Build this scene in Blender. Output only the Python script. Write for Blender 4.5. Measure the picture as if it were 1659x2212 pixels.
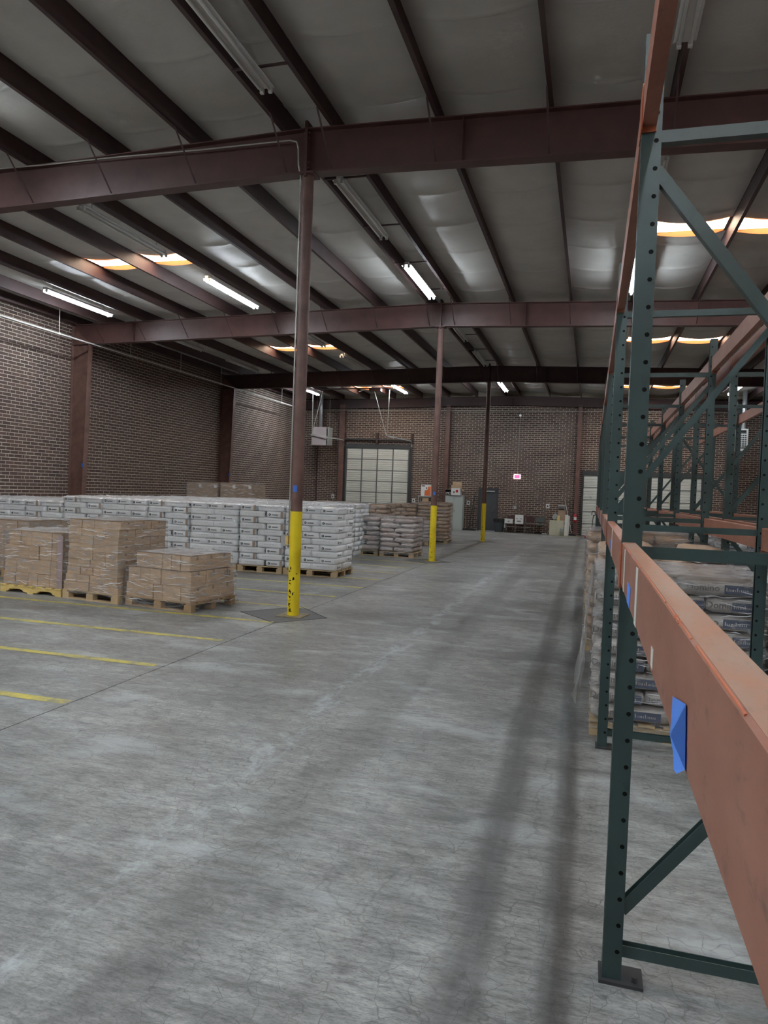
import bpy, math, random
from mathutils import Vector, Matrix, noise
random.seed(7)
for o in list(bpy.data.objects): bpy.data.objects.remove(o)
SC = bpy.context.scene
COL = SC.collection
R = math.radians

# ------------------------------------------------------------------ camera, world, exposure
CAM_H = 1.84
YAW, PITCH, ROLL = R(16.037), R(-1.674), R(2.183)
FPX = 1555.35
fw = Vector((-math.sin(YAW)*math.cos(PITCH), math.cos(YAW)*math.cos(PITCH), math.sin(PITCH)))
rt = Vector((math.cos(YAW), math.sin(YAW), 0)); up = rt.cross(fw)
r2 = rt*math.cos(ROLL)+up*math.sin(ROLL); u2 = -rt*math.sin(ROLL)+up*math.cos(ROLL)
cam_d = bpy.data.cameras.new('camera'); cam = bpy.data.objects.new('camera', cam_d); COL.objects.link(cam)
cam.matrix_world = Matrix(((r2.x, u2.x, -fw.x, 0), (r2.y, u2.y, -fw.y, 0), (r2.z, u2.z, -fw.z, CAM_H), (0, 0, 0, 1)))
cam_d.sensor_fit = 'HORIZONTAL'; cam_d.sensor_width = 36; cam_d.lens = FPX/1659*36
cam_d.clip_start = 0.02; cam_d.clip_end = 200
SC.camera = cam
W = bpy.data.worlds.new('world'); SC.world = W; W.use_nodes = True
W.node_tree.nodes['Background'].inputs[0].default_value = (0.55, 0.68, 0.9, 1)
W.node_tree.nodes['Background'].inputs[1].default_value = 0.6
vs = SC.view_settings
vs.view_transform = 'Standard'; vs.look = 'None'; vs.gamma = 1; vs.exposure = 1.0; vs.use_curve_mapping = False
cy = SC.cycles
cy.max_bounces = 5; cy.diffuse_bounces = 4; cy.glossy_bounces = 3; cy.transmission_bounces = 2; cy.transparent_max_bounces = 10
cy.use_adaptive_sampling = True; cy.adaptive_threshold = .12; cy.adaptive_min_samples = 16; cy.caustics_reflective = False; cy.caustics_refractive = False; cy.sample_clamp_indirect = 8
TUBE_EMIT = 60.0
SKY_EMIT = 8.0

# ------------------------------------------------------------------ layout constants (metres)
XC, Y1, BAY = -4.044, 9.543, 9.338
FR = [Y1-BAY, Y1, Y1+BAY, Y1+2*BAY]
XL, XR, YW, YB = -15.65, 7.56, 36.92, -9.5
HB, HT, SL = 6.25, 6.86, 0.0235
PUR_H = 0.3
def roof(x): return HT+PUR_H-SL*abs(x-XC)

# ------------------------------------------------------------------ mesh helpers
class MB:
    def __init__(s): s.v = []; s.f = []; s.m = []
    def quad(s, a, b, c, d, mi=0):
        n = len(s.v); s.v += [tuple(a), tuple(b), tuple(c), tuple(d)]; s.f.append((n, n+1, n+2, n+3)); s.m.append(mi); return s
    def poly(s, pts, mi=0):
        n = len(s.v); s.v += [tuple(p) for p in pts]; s.f.append(tuple(range(n, n+len(pts)))); s.m.append(mi); return s
    def box(s, x0, x1, y0, y1, z0, z1, mi=0):
        n = len(s.v)
        s.v += [(x0, y0, z0), (x1, y0, z0), (x1, y1, z0), (x0, y1, z0), (x0, y0, z1), (x1, y0, z1), (x1, y1, z1), (x0, y1, z1)]
        for f in ((3, 2, 1, 0), (4, 5, 6, 7), (0, 1, 5, 4), (1, 2, 6, 5), (2, 3, 7, 6), (3, 0, 4, 7)):
            s.f.append(tuple(n+i for i in f)); s.m.append(mi)
        return s
    def prism(s, p, q, pts, upv=(0, 0, 1), mi=0, cap=True):
        """extrude 2-D outline pts (side, up) from p to q"""
        p = Vector(p); q = Vector(q); d = (q-p).normalized(); U = Vector(upv)
        if abs(d.dot(U)) > .98: U = Vector((0, 1, 0))
        S = d.cross(U).normalized(); U = S.cross(d).normalized()
        n = len(s.v); k = len(pts)
        for c in (p, q):
            for (a, b) in pts: s.v.append(tuple(c+S*a+U*b))
        for i in range(k):
            j = (i+1) % k
            s.f.append((n+i, n+j, n+k+j, n+k+i)); s.m.append(mi)
        if cap:
            s.f.append(tuple(n+i for i in reversed(range(k)))); s.m.append(mi)
            s.f.append(tuple(n+k+i for i in range(k))); s.m.append(mi)
        return s
    def bar(s, p, q, w, h, upv=(0, 0, 1), mi=0):
        return s.prism(p, q, [(-w/2, -h/2), (w/2, -h/2), (w/2, h/2), (-w/2, h/2)], upv, mi)
    def tube(s, p, q, r, n=10, r2_=None, mi=0, cap=True):
        p = Vector(p); q = Vector(q); d = (q-p).normalized()
        U = Vector((0, 0, 1)) if abs(d.z) < .9 else Vector((1, 0, 0))
        A = d.cross(U).normalized(); B = A.cross(d)
        b = len(s.v); rr = r if r2_ is None else r2_
        for c, ra in ((p, r), (q, rr)):
            for i in range(n):
                t = 2*math.pi*i/n; s.v.append(tuple(c+A*ra*math.cos(t)+B*ra*math.sin(t)))
        for i in range(n):
            j = (i+1) % n
            s.f.append((b+i, b+j, b+n+j, b+n+i)); s.m.append(mi)
        if cap:
            s.f.append(tuple(b+i for i in reversed(range(n)))); s.m.append(mi)
            s.f.append(tuple(b+n+i for i in range(n))); s.m.append(mi)
        return s
    def path(s, pts, r, n=8, mi=0):
        for a, b in zip(pts, pts[1:]): s.tube(a, b, r, n, mi=mi)
        return s
    def lathe(s, c, prof, n=16, mi=0):
        c = Vector(c); b = len(s.v)
        for (r, z) in prof:
            for i in range(n):
                t = 2*math.pi*i/n; s.v.append((c.x+r*math.cos(t), c.y+r*math.sin(t), c.z+z))
        for k in range(len(prof)-1):
            for i in range(n):
                j = (i+1) % n
                s.f.append((b+k*n+i, b+k*n+j, b+(k+1)*n+j, b+(k+1)*n+i)); s.m.append(mi)
        s.f.append(tuple(b+i for i in reversed(range(n)))); s.m.append(mi)
        e = b+(len(prof)-1)*n; s.f.append(tuple(e+i for i in range(n))); s.m.append(mi)
        return s
    def mesh(s, name, mats, smooth=False):
        me = bpy.data.meshes.new(name); me.from_pydata(s.v, [], s.f)
        for m in (mats if isinstance(mats, (list, tuple)) else [mats]): me.materials.append(M[m])
        if any(s.m): me.polygons.foreach_set('material_index', s.m)
        if smooth: me.polygons.foreach_set('use_smooth', [True]*len(me.polygons))
        me.update(); return me
    def build(s, name, mats, parent=None, smooth=False, bevel=0):
        me = s.mesh(name, mats, smooth)
        return link(name, me, parent, bevel=bevel)
def link(name, data, parent=None, loc=None, bevel=0):
    o = bpy.data.objects.new(name, data); COL.objects.link(o)
    if parent: o.parent = parent
    if loc is not None: o.location = loc
    if bevel:
        b = o.modifiers.new('bevel', 'BEVEL'); b.width = bevel; b.segments = 2; b.limit_method = 'ANGLE'
    return o
def tag(o, label=None, cat=None, group=None, kind=None):
    if label: o['label'] = label
    if cat: o['category'] = cat
    if group: o['group'] = group
    if kind: o['kind'] = kind
    return o
def thing(name, label, cat, loc=(0, 0, 0), rz=0, group=None):
    o = bpy.data.objects.new(name, None); COL.objects.link(o); o.empty_display_size = .1
    o.location = loc; o.rotation_euler = (0, 0, rz)
    return tag(o, label, cat, group)
def copy_tree(o, parent=None):
    c = o.copy(); COL.objects.link(c); c.parent = parent
    for ch in KIDS(o): copy_tree(ch, c)
    return c
def KIDS(o): return [c for c in o.children]
ORD = ['zeroth', 'first', 'second', 'third', 'fourth', 'fifth', 'sixth', 'seventh', 'eighth', 'ninth', 'tenth', 'eleventh', 'twelfth', 'thirteenth', 'fourteenth', 'fifteenth', 'sixteenth']
def text_mesh(txt, size, bold=0.0):
    cu = bpy.data.curves.new('lettering', 'FONT'); cu.body = txt; cu.size = size; cu.offset = bold
    cu.align_x = 'CENTER'; cu.align_y = 'CENTER'; cu.resolution_u = 2
    o = bpy.data.objects.new('lettering_tmp', cu); COL.objects.link(o)
    dg = bpy.context.evaluated_depsgraph_get(); me = bpy.data.meshes.new_from_object(o.evaluated_get(dg))
    bpy.data.objects.remove(o); return me
def grid_box(nx, ny, nz):
    V = {}; vs_ = []; fs = []
    def vid(i, j, k):
        if (i, j, k) not in V:
            V[(i, j, k)] = len(vs_); vs_.append((2*i/nx-1, 2*j/ny-1, 2*k/nz-1))
        return V[(i, j, k)]
    for i in range(nx):
        for j in range(ny):
            fs.append((vid(i, j, 0), vid(i, j+1, 0), vid(i+1, j+1, 0), vid(i+1, j, 0)))
            fs.append((vid(i, j, nz), vid(i+1, j, nz), vid(i+1, j+1, nz), vid(i, j+1, nz)))
    for i in range(nx):
        for k in range(nz):
            fs.append((vid(i, 0, k), vid(i+1, 0, k), vid(i+1, 0, k+1), vid(i, 0, k+1)))
            fs.append((vid(i, ny, k), vid(i, ny, k+1), vid(i+1, ny, k+1), vid(i+1, ny, k)))
    for j in range(ny):
        for k in range(nz):
            fs.append((vid(0, j, k), vid(0, j, k+1), vid(0, j+1, k+1), vid(0, j+1, k)))
            fs.append((vid(nx, j, k), vid(nx, j+1, k), vid(nx, j+1, k+1), vid(nx, j, k+1)))
    return vs_, fs

# ------------------------------------------------------------------ materials
M = {}
def nodes(name):
    m = bpy.data.materials.new(name); m.use_nodes = True; M[name] = m
    t = m.node_tree; b = t.nodes['Principled BSDF']; return m, t, b
def N(t, typ, **kw):
    n = t.nodes.new(typ)
    for k, v in kw.items():
        if k in n.inputs.keys(): n.inputs[k].default_value = v
        else: setattr(n, k, v)
    return n
def mixc(t, fac, a, b, blend='MIX'):
    n = t.nodes.new('ShaderNodeMix'); n.data_type = 'RGBA'; n.blend_type = blend
    for sock, v in ((n.inputs[0], fac), (n.inputs[6], a), (n.inputs[7], b)):
        if isinstance(v, (int, float)): sock.default_value = v
        elif isinstance(v, tuple): sock.default_value = v if len(v) == 4 else v+(1,)
        else: t.links.new(v, sock)
    return n.outputs[2]
def ramp(t, src, stops):
    n = t.nodes.new('ShaderNodeValToRGB'); e = n.color_ramp.elements
    while len(e) < len(stops): e.new(0.5)
    for i, (p, c) in enumerate(stops):
        e[i].position = p; e[i].color = (c, c, c, 1) if isinstance(c, (int, float)) else (tuple(c)+(1,))
    t.links.new(src, n.inputs[0]); return n.outputs[0]
def tex(t, scale=(1, 1, 1), rot=(0, 0, 0), coord='Object'):
    tc = t.nodes.new('ShaderNodeTexCoord'); mp = t.nodes.new('ShaderNodeMapping')
    mp.inputs['Scale'].default_value = scale; mp.inputs['Rotation'].default_value = rot
    t.links.new(tc.outputs[coord], mp.inputs[0]); return mp.outputs[0]
def noise_(t, vec, scale, detail=4, rough=.55, dist=0):
    n = t.nodes.new('ShaderNodeTexNoise'); n.inputs['Scale'].default_value = scale; n.inputs['Detail'].default_value = detail
    n.inputs['Roughness'].default_value = rough; n.inputs['Distortion'].default_value = dist
    t.links.new(vec, n.inputs['Vector']); return n.outputs[0]
def bump(t, b, h, strength=.3, dist=.01):
    n = t.nodes.new('ShaderNodeBump'); n.inputs['Strength'].default_value = strength; n.inputs['Distance'].default_value = dist
    t.links.new(h, n.inputs['Height']); t.links.new(n.outputs[0], b.inputs['Normal'])
def simple(name, col, rough=.5, metal=0, spec=.5, var=.0, vscale=6, bmp=0, emit=None, es=0, coord='Object', stretch=(1, 1, 1)):
    m, t, b = nodes(name)
    b.inputs['Base Color'].default_value = (*col, 1); b.inputs['Roughness'].default_value = rough
    b.inputs['Metallic'].default_value = metal; b.inputs['Specular IOR Level'].default_value = spec
    if var or bmp:
        v = tex(t, stretch, coord=coord); n = noise_(t, v, vscale, 5, .6)
        if var:
            c = mixc(t, ramp(t, n, [(.3, 0.), (.7, 1.)]), tuple(x*(1-var) for x in col), tuple(min(1, x*(1+var)) for x in col))
            t.links.new(c, b.inputs['Base Color'])
        if bmp: bump(t, b, n, bmp, .01)
    if emit:
        b.inputs['Emission Color'].default_value = (*emit, 1); b.inputs['Emission Strength'].default_value = es
    return m
simple('steel_brown', (.088, .039, .033), .5, var=.25, vscale=3)
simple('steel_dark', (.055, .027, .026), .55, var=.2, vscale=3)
simple('steel_column', (.145, .075, .06), .5, var=.3, vscale=4)
simple('bolt', (.12, .09, .08), .4, .6)
simple('yellow_paint', (.84, .64, .02), .38, var=.06, vscale=5)
simple('black_mark', (.006, .006, .006), .8, spec=.1)
simple('blue_tape', (.045, .16, .62), .6)
simple('blue_tape2', (.08, .25, .8), .6)
simple('white_tape', (.62, .6, .54), .6)
simple('galv', (.5, .52, .53), .35, .7, var=.1)
simple('conduit', (.42, .40, .37), .4, .5)
simple('pipe_white', (.62, .6, .56), .4)
simple('white_metal', (.68, .68, .66), .4)
simple('grey_metal', (.36, .38, .37), .45)
simple('tube_off', (.68, .67, .64), .3)
simple('fix_white', (.60, .59, .57), .45)
simple('door_white', (.62, .63, .58), .45, var=.04, vscale=2)
simple('door_stile', (.16, .17, .17), .5, .3)
simple('door_dark', (.045, .048, .05), .5)
simple('door_grey', (.055, .06, .066), .45)
simple('chrome', (.65, .65, .65), .2, 1)
simple('black_plastic', (.015, .015, .017), .4)
simple('trash_grey', (.13, .15, .17), .55)
simple('beige', (.55, .53, .40), .5)
simple('locker_grey', (.42, .46, .43), .45)
simple('red', (.5, .02, .03), .35)
simple('paper_white', (.75, .75, .74), .7)
simple('vinyl_brown', (.06, .022, .02), .5)
simple('fabric_grey', (.09, .095, .09), .9)
simple('orange_print', (.75, .17, .05), .6)
simple('broom_wood', (.5, .32, .15), .6)
simple('mauve', (.33, .25, .25), .7)
simple('pallet_yellow', (.68, .5, .18), .7, var=.15, vscale=8, stretch=(1, 6, 6))
simple('skylight_curb', (.42, .15, .05), .7)
simple('ink', (.035, .035, .04), .6)
simple('ink_blue', (.09, .11, .17), .6)
simple('ink_grey', (.22, .2, .19), .6)
simple('kraft_dark', (.28, .19, .13), .8)
simple('kraft_strip', (.40, .30, .24), .8)
simple('patch', (.105, .105, .108), .6, var=.15, vscale=12, bmp=.1)
simple('joint', (.03, .03, .03), .9)
simple('plate_rust', (.22, .18, .10), .6, var=.4, vscale=12)
simple('film_glint_pleat', (.82, .83, .86), .22, spec=.9)  # bright white of the glare streaks painted onto the film wrap
simple('exit_white', (.9, .75, .75), .4, emit=(1, .75, .78), es=1.6)
simple('exit_red', (.9, .05, .12), .4, emit=(1, .06, .15), es=1.6)
simple('heater_paint', (.42, .36, .36), .5)
# lit tube and skylight
simple('tube_lit', (.9, .9, .9), .3, emit=(.82, .92, 1.0), es=TUBE_EMIT)
simple('skylight', (.9, .8, .6), .4, emit=(1.0, .76, .55), es=SKY_EMIT)

def m_wood(name, c1, c2):
    m, t, b = nodes(name); v = tex(t, (1, 1, 1)); n = noise_(t, tex(t, (2, 14, 14)), 4, 6, .6)
    c = mixc(t, ramp(t, n, [(.3, 0.), (.75, 1.)]), c1, c2)
    oi = t.nodes.new('ShaderNodeObjectInfo'); c = mixc(t, ramp(t, oi.outputs['Random'], [(0., .0), (1., .35)]), c, tuple(x*.7 for x in c1))
    t.links.new(c, b.inputs['Base Color']); b.inputs['Roughness'].default_value = .75; bump(t, b, n, .2, .004)
m_wood('wood', (.50, .36, .20), (.62, .47, .29))
m_wood('wood_old', (.36, .22, .10), (.50, .33, .17))

def m_brick():
    m, t, b = nodes('brick'); oi = t.nodes.new('ShaderNodeObjectInfo'); ge = t.nodes.new('ShaderNodeNewGeometry')
    ad = N(t, 'ShaderNodeMath', operation='ADD'); t.links.new(oi.outputs['Random'], ad.inputs[0]); t.links.new(ge.outputs['Random Per Island'], ad.inputs[1])
    fr = N(t, 'ShaderNodeMath', operation='FRACT'); t.links.new(ad.outputs[0], fr.inputs[0])
    c = ramp(t, fr.outputs[0], [(0., (.060, .036, .033)), (.5, (.085, .052, .046)), (1., (.105, .066, .058))])
    tc = t.nodes.new('ShaderNodeNewGeometry'); n = noise_(t, tc.outputs['Position'], 40, 4, .6)
    c = mixc(t, .35, c, mixc(t, 1.0, c, ramp(t, n, [(.25, .5), (.75, 1.5)]), 'MULTIPLY'))
    n2 = noise_(t, tc.outputs['Position'], .5, 3, .6)
    c = mixc(t, ramp(t, n2, [(.35, 0.), (.7, .55)]), c, mixc(t, 1.0, c, (1.25, .95, .8), 'MULTIPLY'))
    t.links.new(c, b.inputs['Base Color']); b.inputs['Roughness'].default_value = .8; bump(t, b, n, .25, .004)
m_brick()
def m_mortar():
    m, t, b = nodes('mortar'); g = t.nodes.new('ShaderNodeNewGeometry')
    n = noise_(t, g.outputs['Position'], 2.2, 5, .6)
    c = ramp(t, n, [(.3, (.50, .44, .34)), (.7, (.66, .60, .48))]); t.links.new(c, b.inputs['Base Color']); b.inputs['Roughness'].default_value = .9
m_mortar()
def m_brickwall():
    m, t, b = nodes('brick_wall_plain'); v = tex(t, (1, 1, 1))
    mp = t.nodes.new('ShaderNodeCombineXYZ'); sp = t.nodes.new('ShaderNodeSeparateXYZ'); t.links.new(v, sp.inputs[0])
    ad = N(t, 'ShaderNodeMath', operation='ADD'); t.links.new(sp.outputs[0], ad.inputs[0]); t.links.new(sp.outputs[1], ad.inputs[1])
    t.links.new(ad.outputs[0], mp.inputs[0]); t.links.new(sp.outputs[2], mp.inputs[1])
    k = t.nodes.new('ShaderNodeTexBrick'); t.links.new(mp.outputs[0], k.inputs['Vector'])
    k.inputs['Color1'].default_value = (.07, .043, .038, 1); k.inputs['Color2'].default_value = (.1, .06, .052, 1); k.inputs['Mortar'].default_value = (.48, .42, .33, 1)
    k.inputs['Scale'].default_value = 1; k.inputs['Brick Width'].default_value = .3; k.inputs['Row Height'].default_value = .0992; k.inputs['Mortar Size'].default_value = .007
    t.links.new(k.outputs[0], b.inputs['Base Color']); b.inputs['Roughness'].default_value = .85
m_brickwall()
def m_insul():
    m, t, b = nodes('insulation'); g = t.nodes.new('ShaderNodeNewGeometry')
    n = noise_(t, g.outputs['Position'], 1.2, 5, .6); n2 = noise_(t, g.outputs['Position'], 9, 4, .6)
    c = ramp(t, n, [(.3, (.50, .487, .455)), (.7, (.60, .582, .545))]); t.links.new(c, b.inputs['Base Color'])
    b.inputs['Roughness'].default_value = .42; b.inputs['Specular IOR Level'].default_value = .35; bump(t, b, n2, .22, .02)
m_insul()
def m_floor():
    m, t, b = nodes('concrete'); g = t.nodes.new('ShaderNodeNewGeometry'); P = g.outputs['Position']
    def mapped(sc, rot=0):
        mp = t.nodes.new('ShaderNodeMapping'); mp.inputs['Scale'].default_value = sc; mp.inputs['Rotation'].default_value = (0, 0, rot); t.links.new(P, mp.inputs[0]); return mp.outputs[0]
    big = noise_(t, mapped((.5, .7, 1)), 1.0, 4, .62, .5)
    streak = noise_(t, mapped((.55, 3.2, 1), .06), 1.2, 6, .74, .8)
    fine = noise_(t, mapped((4, 18, 1), .1), 2.2, 5, .75, .3)
    mott = noise_(t, mapped((1.6, 3, 1), .3), 2.6, 6, .72, .6)
    c = ramp(t, big, [(.30, (.146, .147, .143)), (.5, (.222, .224, .218)), (.70, (.298, .303, .295))])
    c = mixc(t, .8, c, mixc(t, 1.0, c, ramp(t, streak, [(.28, .50), (.5, 1.), (.72, 1.42)]), 'MULTIPLY'))
    c = mixc(t, .8, c, mixc(t, 1.0, c, ramp(t, mott, [(.30, .58), (.5, 1.), (.72, 1.4)]), 'MULTIPLY'))
    c = mixc(t, .9, c, mixc(t, 1.0, c, ramp(t, fine, [(.32, .5), (.5, 1.), (.68, 1.3)]), 'MULTIPLY'))
    grain = noise_(t, mapped((14, 40, 1), .5), 3.0, 3, .8, .3)
    c = mixc(t, .7, c, mixc(t, 1.0, c, ramp(t, grain, [(.34, .5), (.48, 1.), (.7, 1.2)]), 'MULTIPLY'))
    # pale worn patches
    wn = noise_(t, mapped((.7, 1.5, 1), .15), 1.4, 4, .55, .3)
    c = mixc(t, ramp(t, wn, [(.56, 0.), (.70, .65)]), c, (.42, .445, .455))
    # crazing
    vm = N(t, 'ShaderNodeVectorMath', operation='MULTIPLY_ADD')
    t.links.new(P, vm.inputs[0]); vm.inputs[1].default_value = (1, 1, 1)
    sc_ = N(t, 'ShaderNodeVectorMath', operation='SCALE'); sc_.inputs['Scale'].default_value = .35
    nv = t.nodes.new('ShaderNodeTexNoise'); nv.inputs['Scale'].default_value = 3; nv.inputs['Detail'].default_value = 3; t.links.new(P, nv.inputs['Vector'])
    t.links.new(nv.outputs['Color'], sc_.inputs[0]); t.links.new(sc_.outputs[0], vm.inputs[2])
    def cracks(scale, w):
        vo = t.nodes.new('ShaderNodeTexVoronoi'); vo.feature = 'DISTANCE_TO_EDGE'; vo.inputs['Scale'].default_value = scale
        t.links.new(vm.outputs[0], vo.inputs['Vector']); return ramp(t, vo.outputs['Distance'], [(0., 1.), (w, 0.)])
    cmask = noise_(t, P, .55, 4, .6); cm = ramp(t, cmask, [(.36, .15), (.54, 1.)])
    cr = mixc(t, 1.0, cracks(8, .02), cm, 'MULTIPLY'); c = mixc(t, mixc(t, 1.0, cr, (.75, .75, .75), 'MULTIPLY'), c, (.07, .068, .065))
    cr2 = cracks(.42, .0012); c = mixc(t, mixc(t, 1.0, cr2, (.3, .3, .3), 'MULTIPLY'), c, (.05, .05, .05))
    # tyre lanes running down the aisle (worn-in rubber)
    sp = t.nodes.new('ShaderNodeSeparateXYZ'); t.links.new(P, sp.inputs[0])
    wob = noise_(t, mapped((.0, .12, 0)), 1., 2, .5)
    xw = N(t, 'ShaderNodeMath', operation='MULTIPLY_ADD'); t.links.new(wob, xw.inputs[0]); xw.inputs[1].default_value = .5; t.links.new(sp.outputs[0], xw.inputs[2])
    def lane(x0, w):
        s1 = N(t, 'ShaderNodeMath', operation='SUBTRACT'); t.links.new(xw.outputs[0], s1.inputs[0]); s1.inputs[1].default_value = x0
        a = N(t, 'ShaderNodeMath', operation='ABSOLUTE'); t.links.new(s1.outputs[0], a.inputs[0])
        d = N(t, 'ShaderNodeMath', operation='DIVIDE'); t.links.new(a.outputs[0], d.inputs[0]); d.inputs[1].default_value = w
        return ramp(t, d.outputs[0], [(0., 1.), (.55, .8), (1., 0.)])
    ln = mixc(t, 1.0, mixc(t, 1.0, lane(-.2, .12), lane(.15, .085), 'LIGHTEN'), mixc(t, 1.0, lane(-1.35, .22), (.35, .35, .35), 'MULTIPLY'), 'LIGHTEN')
    brk = noise_(t, mapped((2.5, .5, 1)), 1.5, 6, .7); ln = mixc(t, 1.0, ln, ramp(t, brk, [(.3, .35), (.55, 1.)]), 'MULTIPLY')
    c = mixc(t, mixc(t, 1.0, ln, (.72, .72, .72), 'MULTIPLY'), c, (.075, .074, .075))
    # pale scraped line where old tape was lifted
    bp_ = noise_(t, mapped((2.2, 1.1, 1)), 1.6, 7, .75, .4); pl = mixc(t, 1.0, lane(-1.85, .13), ramp(t, bp_, [(.48, 0.), (.62, .8)]), 'MULTIPLY')
    c = mixc(t, pl, c, (.43, .46, .48))
    t.links.new(c, b.inputs['Base Color'])
    rr = ramp(t, streak, [(.3, .36), (.7, .56)]); t.links.new(rr, b.inputs['Roughness']); b.inputs['Specular IOR Level'].default_value = .45
    bump(t, b, fine, .12, .004)
m_floor()
def m_stripe():
    m, t, b = nodes('stripe'); g = t.nodes.new('ShaderNodeNewGeometry'); n = noise_(t, g.outputs['Position'], 6, 8, .75)
    c = mixc(t, ramp(t, n, [(.38, 0.), (.58, 1.)]), (.26, .24, .13), (.56, .47, .075)); t.links.new(c, b.inputs['Base Color']); b.inputs['Roughness'].default_value = .5
m_stripe()
def m_paintwear(name, base, light, dark, rough, scale, stretch):
    m, t, b = nodes(name); v = tex(t, stretch); n = noise_(t, v, scale, 7, .7); n2 = noise_(t, v, scale*5, 6, .7)
    c = mixc(t, ramp(t, n, [(.35, 0.), (.7, 1.)]), base, light)
    c = mixc(t, ramp(t, n2, [(.57, 0.), (.70, .8)]), c, dark)
    t.links.new(c, b.inputs['Base Color']); b.inputs['Roughness'].default_value = rough
m_paintwear('rack_green', (.025, .045, .043), (.033, .058, .055), (.018, .031, .031), .38, 2.5, (1, 1, .6))
m_paintwear('rack_orange', (.24, .086, .05), (.33, .14, .092), (.11, .055, .042), .45, 1.8, (3, 1.4, 3))
m_paintwear('rack_orange_top', (.30, .125, .075), (.26, .18, .135), (.14, .11, .09), .5, 4, (3, 1, 3))
simple('rack_orange_bright', (.42, .11, .045), .45)
simple('rack_base', (.03, .03, .032), .5)
def m_card(name, c1, c2):
    m, t, b = nodes(name); oi = t.nodes.new('ShaderNodeObjectInfo')
    c = ramp(t, oi.outputs['Random'], [(0., c1), (1., c2)]); n = noise_(t, tex(t, (1, 1, 4)), 5, 5, .6)
    c = mixc(t, .35, c, mixc(t, 1., c, ramp(t, n, [(.3, .7), (.7, 1.3)]), 'MULTIPLY'))
    t.links.new(c, b.inputs['Base Color']); b.inputs['Roughness'].default_value = .7
m_card('carton', (.46, .315, .20), (.56, .40, .265))
m_card('carton_dull', (.34, .24, .165), (.42, .30, .21))
def m_bag(name, c1, c2, rough=.5, b_=.35, sc=7):
    m, t, b = nodes(name); oi = t.nodes.new('ShaderNodeObjectInfo'); g = t.nodes.new('ShaderNodeNewGeometry')
    c = ramp(t, oi.outputs['Random'], [(0., c1), (1., c2)]); n = noise_(t, g.outputs['Position'], sc, 5, .6, .6)
    c = mixc(t, .3, c, mixc(t, 1., c, ramp(t, n, [(.3, .82), (.7, 1.15)]), 'MULTIPLY'))
    t.links.new(c, b.inputs['Base Color']); b.inputs['Roughness'].default_value = rough; bump(t, b, n, b_, .03)
m_bag('bag_white', (.80, .81, .83), (.87, .88, .89), .42)
m_bag('bag_kraft', (.48, .33, .22), (.58, .42, .30), .5)
m_bag('bag_domino', (.50, .46, .42), (.58, .54, .50), .45, .5)
m_bag('bag_pink', (.50, .39, .35), (.68, .61, .59), .45)
def m_film(name, lo, hi, tint=(.9, .9, .92), sc=3.0, stretch=(1, 1, 6), rough=.12):
    m, t, b = nodes(name); t.nodes.remove(b); out = [n for n in t.nodes if n.type == 'OUTPUT_MATERIAL'][0]
    g = t.nodes.new('ShaderNodeNewGeometry'); mp = t.nodes.new('ShaderNodeMapping'); mp.inputs['Scale'].default_value = stretch; mp.inputs['Rotation'].default_value = (R(14), R(10), 0)
    t.links.new(g.outputs['Position'], mp.inputs[0]); n = noise_(t, mp.outputs[0], sc, 7, .7, 1.2)
    tr = t.nodes.new('ShaderNodeBsdfTransparent'); tr.inputs[0].default_value = (.97, .97, .97, 1)
    p = t.nodes.new('ShaderNodeBsdfPrincipled'); p.inputs['Base Color'].default_value = (*tint, 1); p.inputs['Roughness'].default_value = rough; p.inputs['Specular IOR Level'].default_value = 1.0; p.inputs['Coat Weight'].default_value = 1.0; p.inputs['Coat Roughness'].default_value = .06; p.inputs['Coat IOR'].default_value = 2.2
    bp = t.nodes.new('ShaderNodeBump'); bp.inputs['Strength'].default_value = 1.0; bp.inputs['Distance'].default_value = .08
    t.links.new(n, bp.inputs['Height']); t.links.new(bp.outputs[0], p.inputs['Normal']); t.links.new(bp.outputs[0], p.inputs['Coat Normal'])
    mx = t.nodes.new('ShaderNodeMixShader'); t.links.new(ramp(t, n, [(.46, lo), (.68, hi)]), mx.inputs[0])
    t.links.new(tr.outputs[0], mx.inputs[1]); t.links.new(p.outputs[0], mx.inputs[2]); t.links.new(mx.outputs[0], out.inputs[0])
m_film('film', .06, .62, (.95, .95, .97), 3.5, (1, 1, 7), .1)
m_film('film_light', .05, .5, (.95, .95, .97), 3.5, (1, 1, 7), .1)
m_film('film_top', .6, .95, (.93, .94, .97), 5, (1, 1, 1), .15)
m_film('film_hang', .30, .6, (.8, .8, .8), 3, (4, 4, 1), .25)

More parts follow.
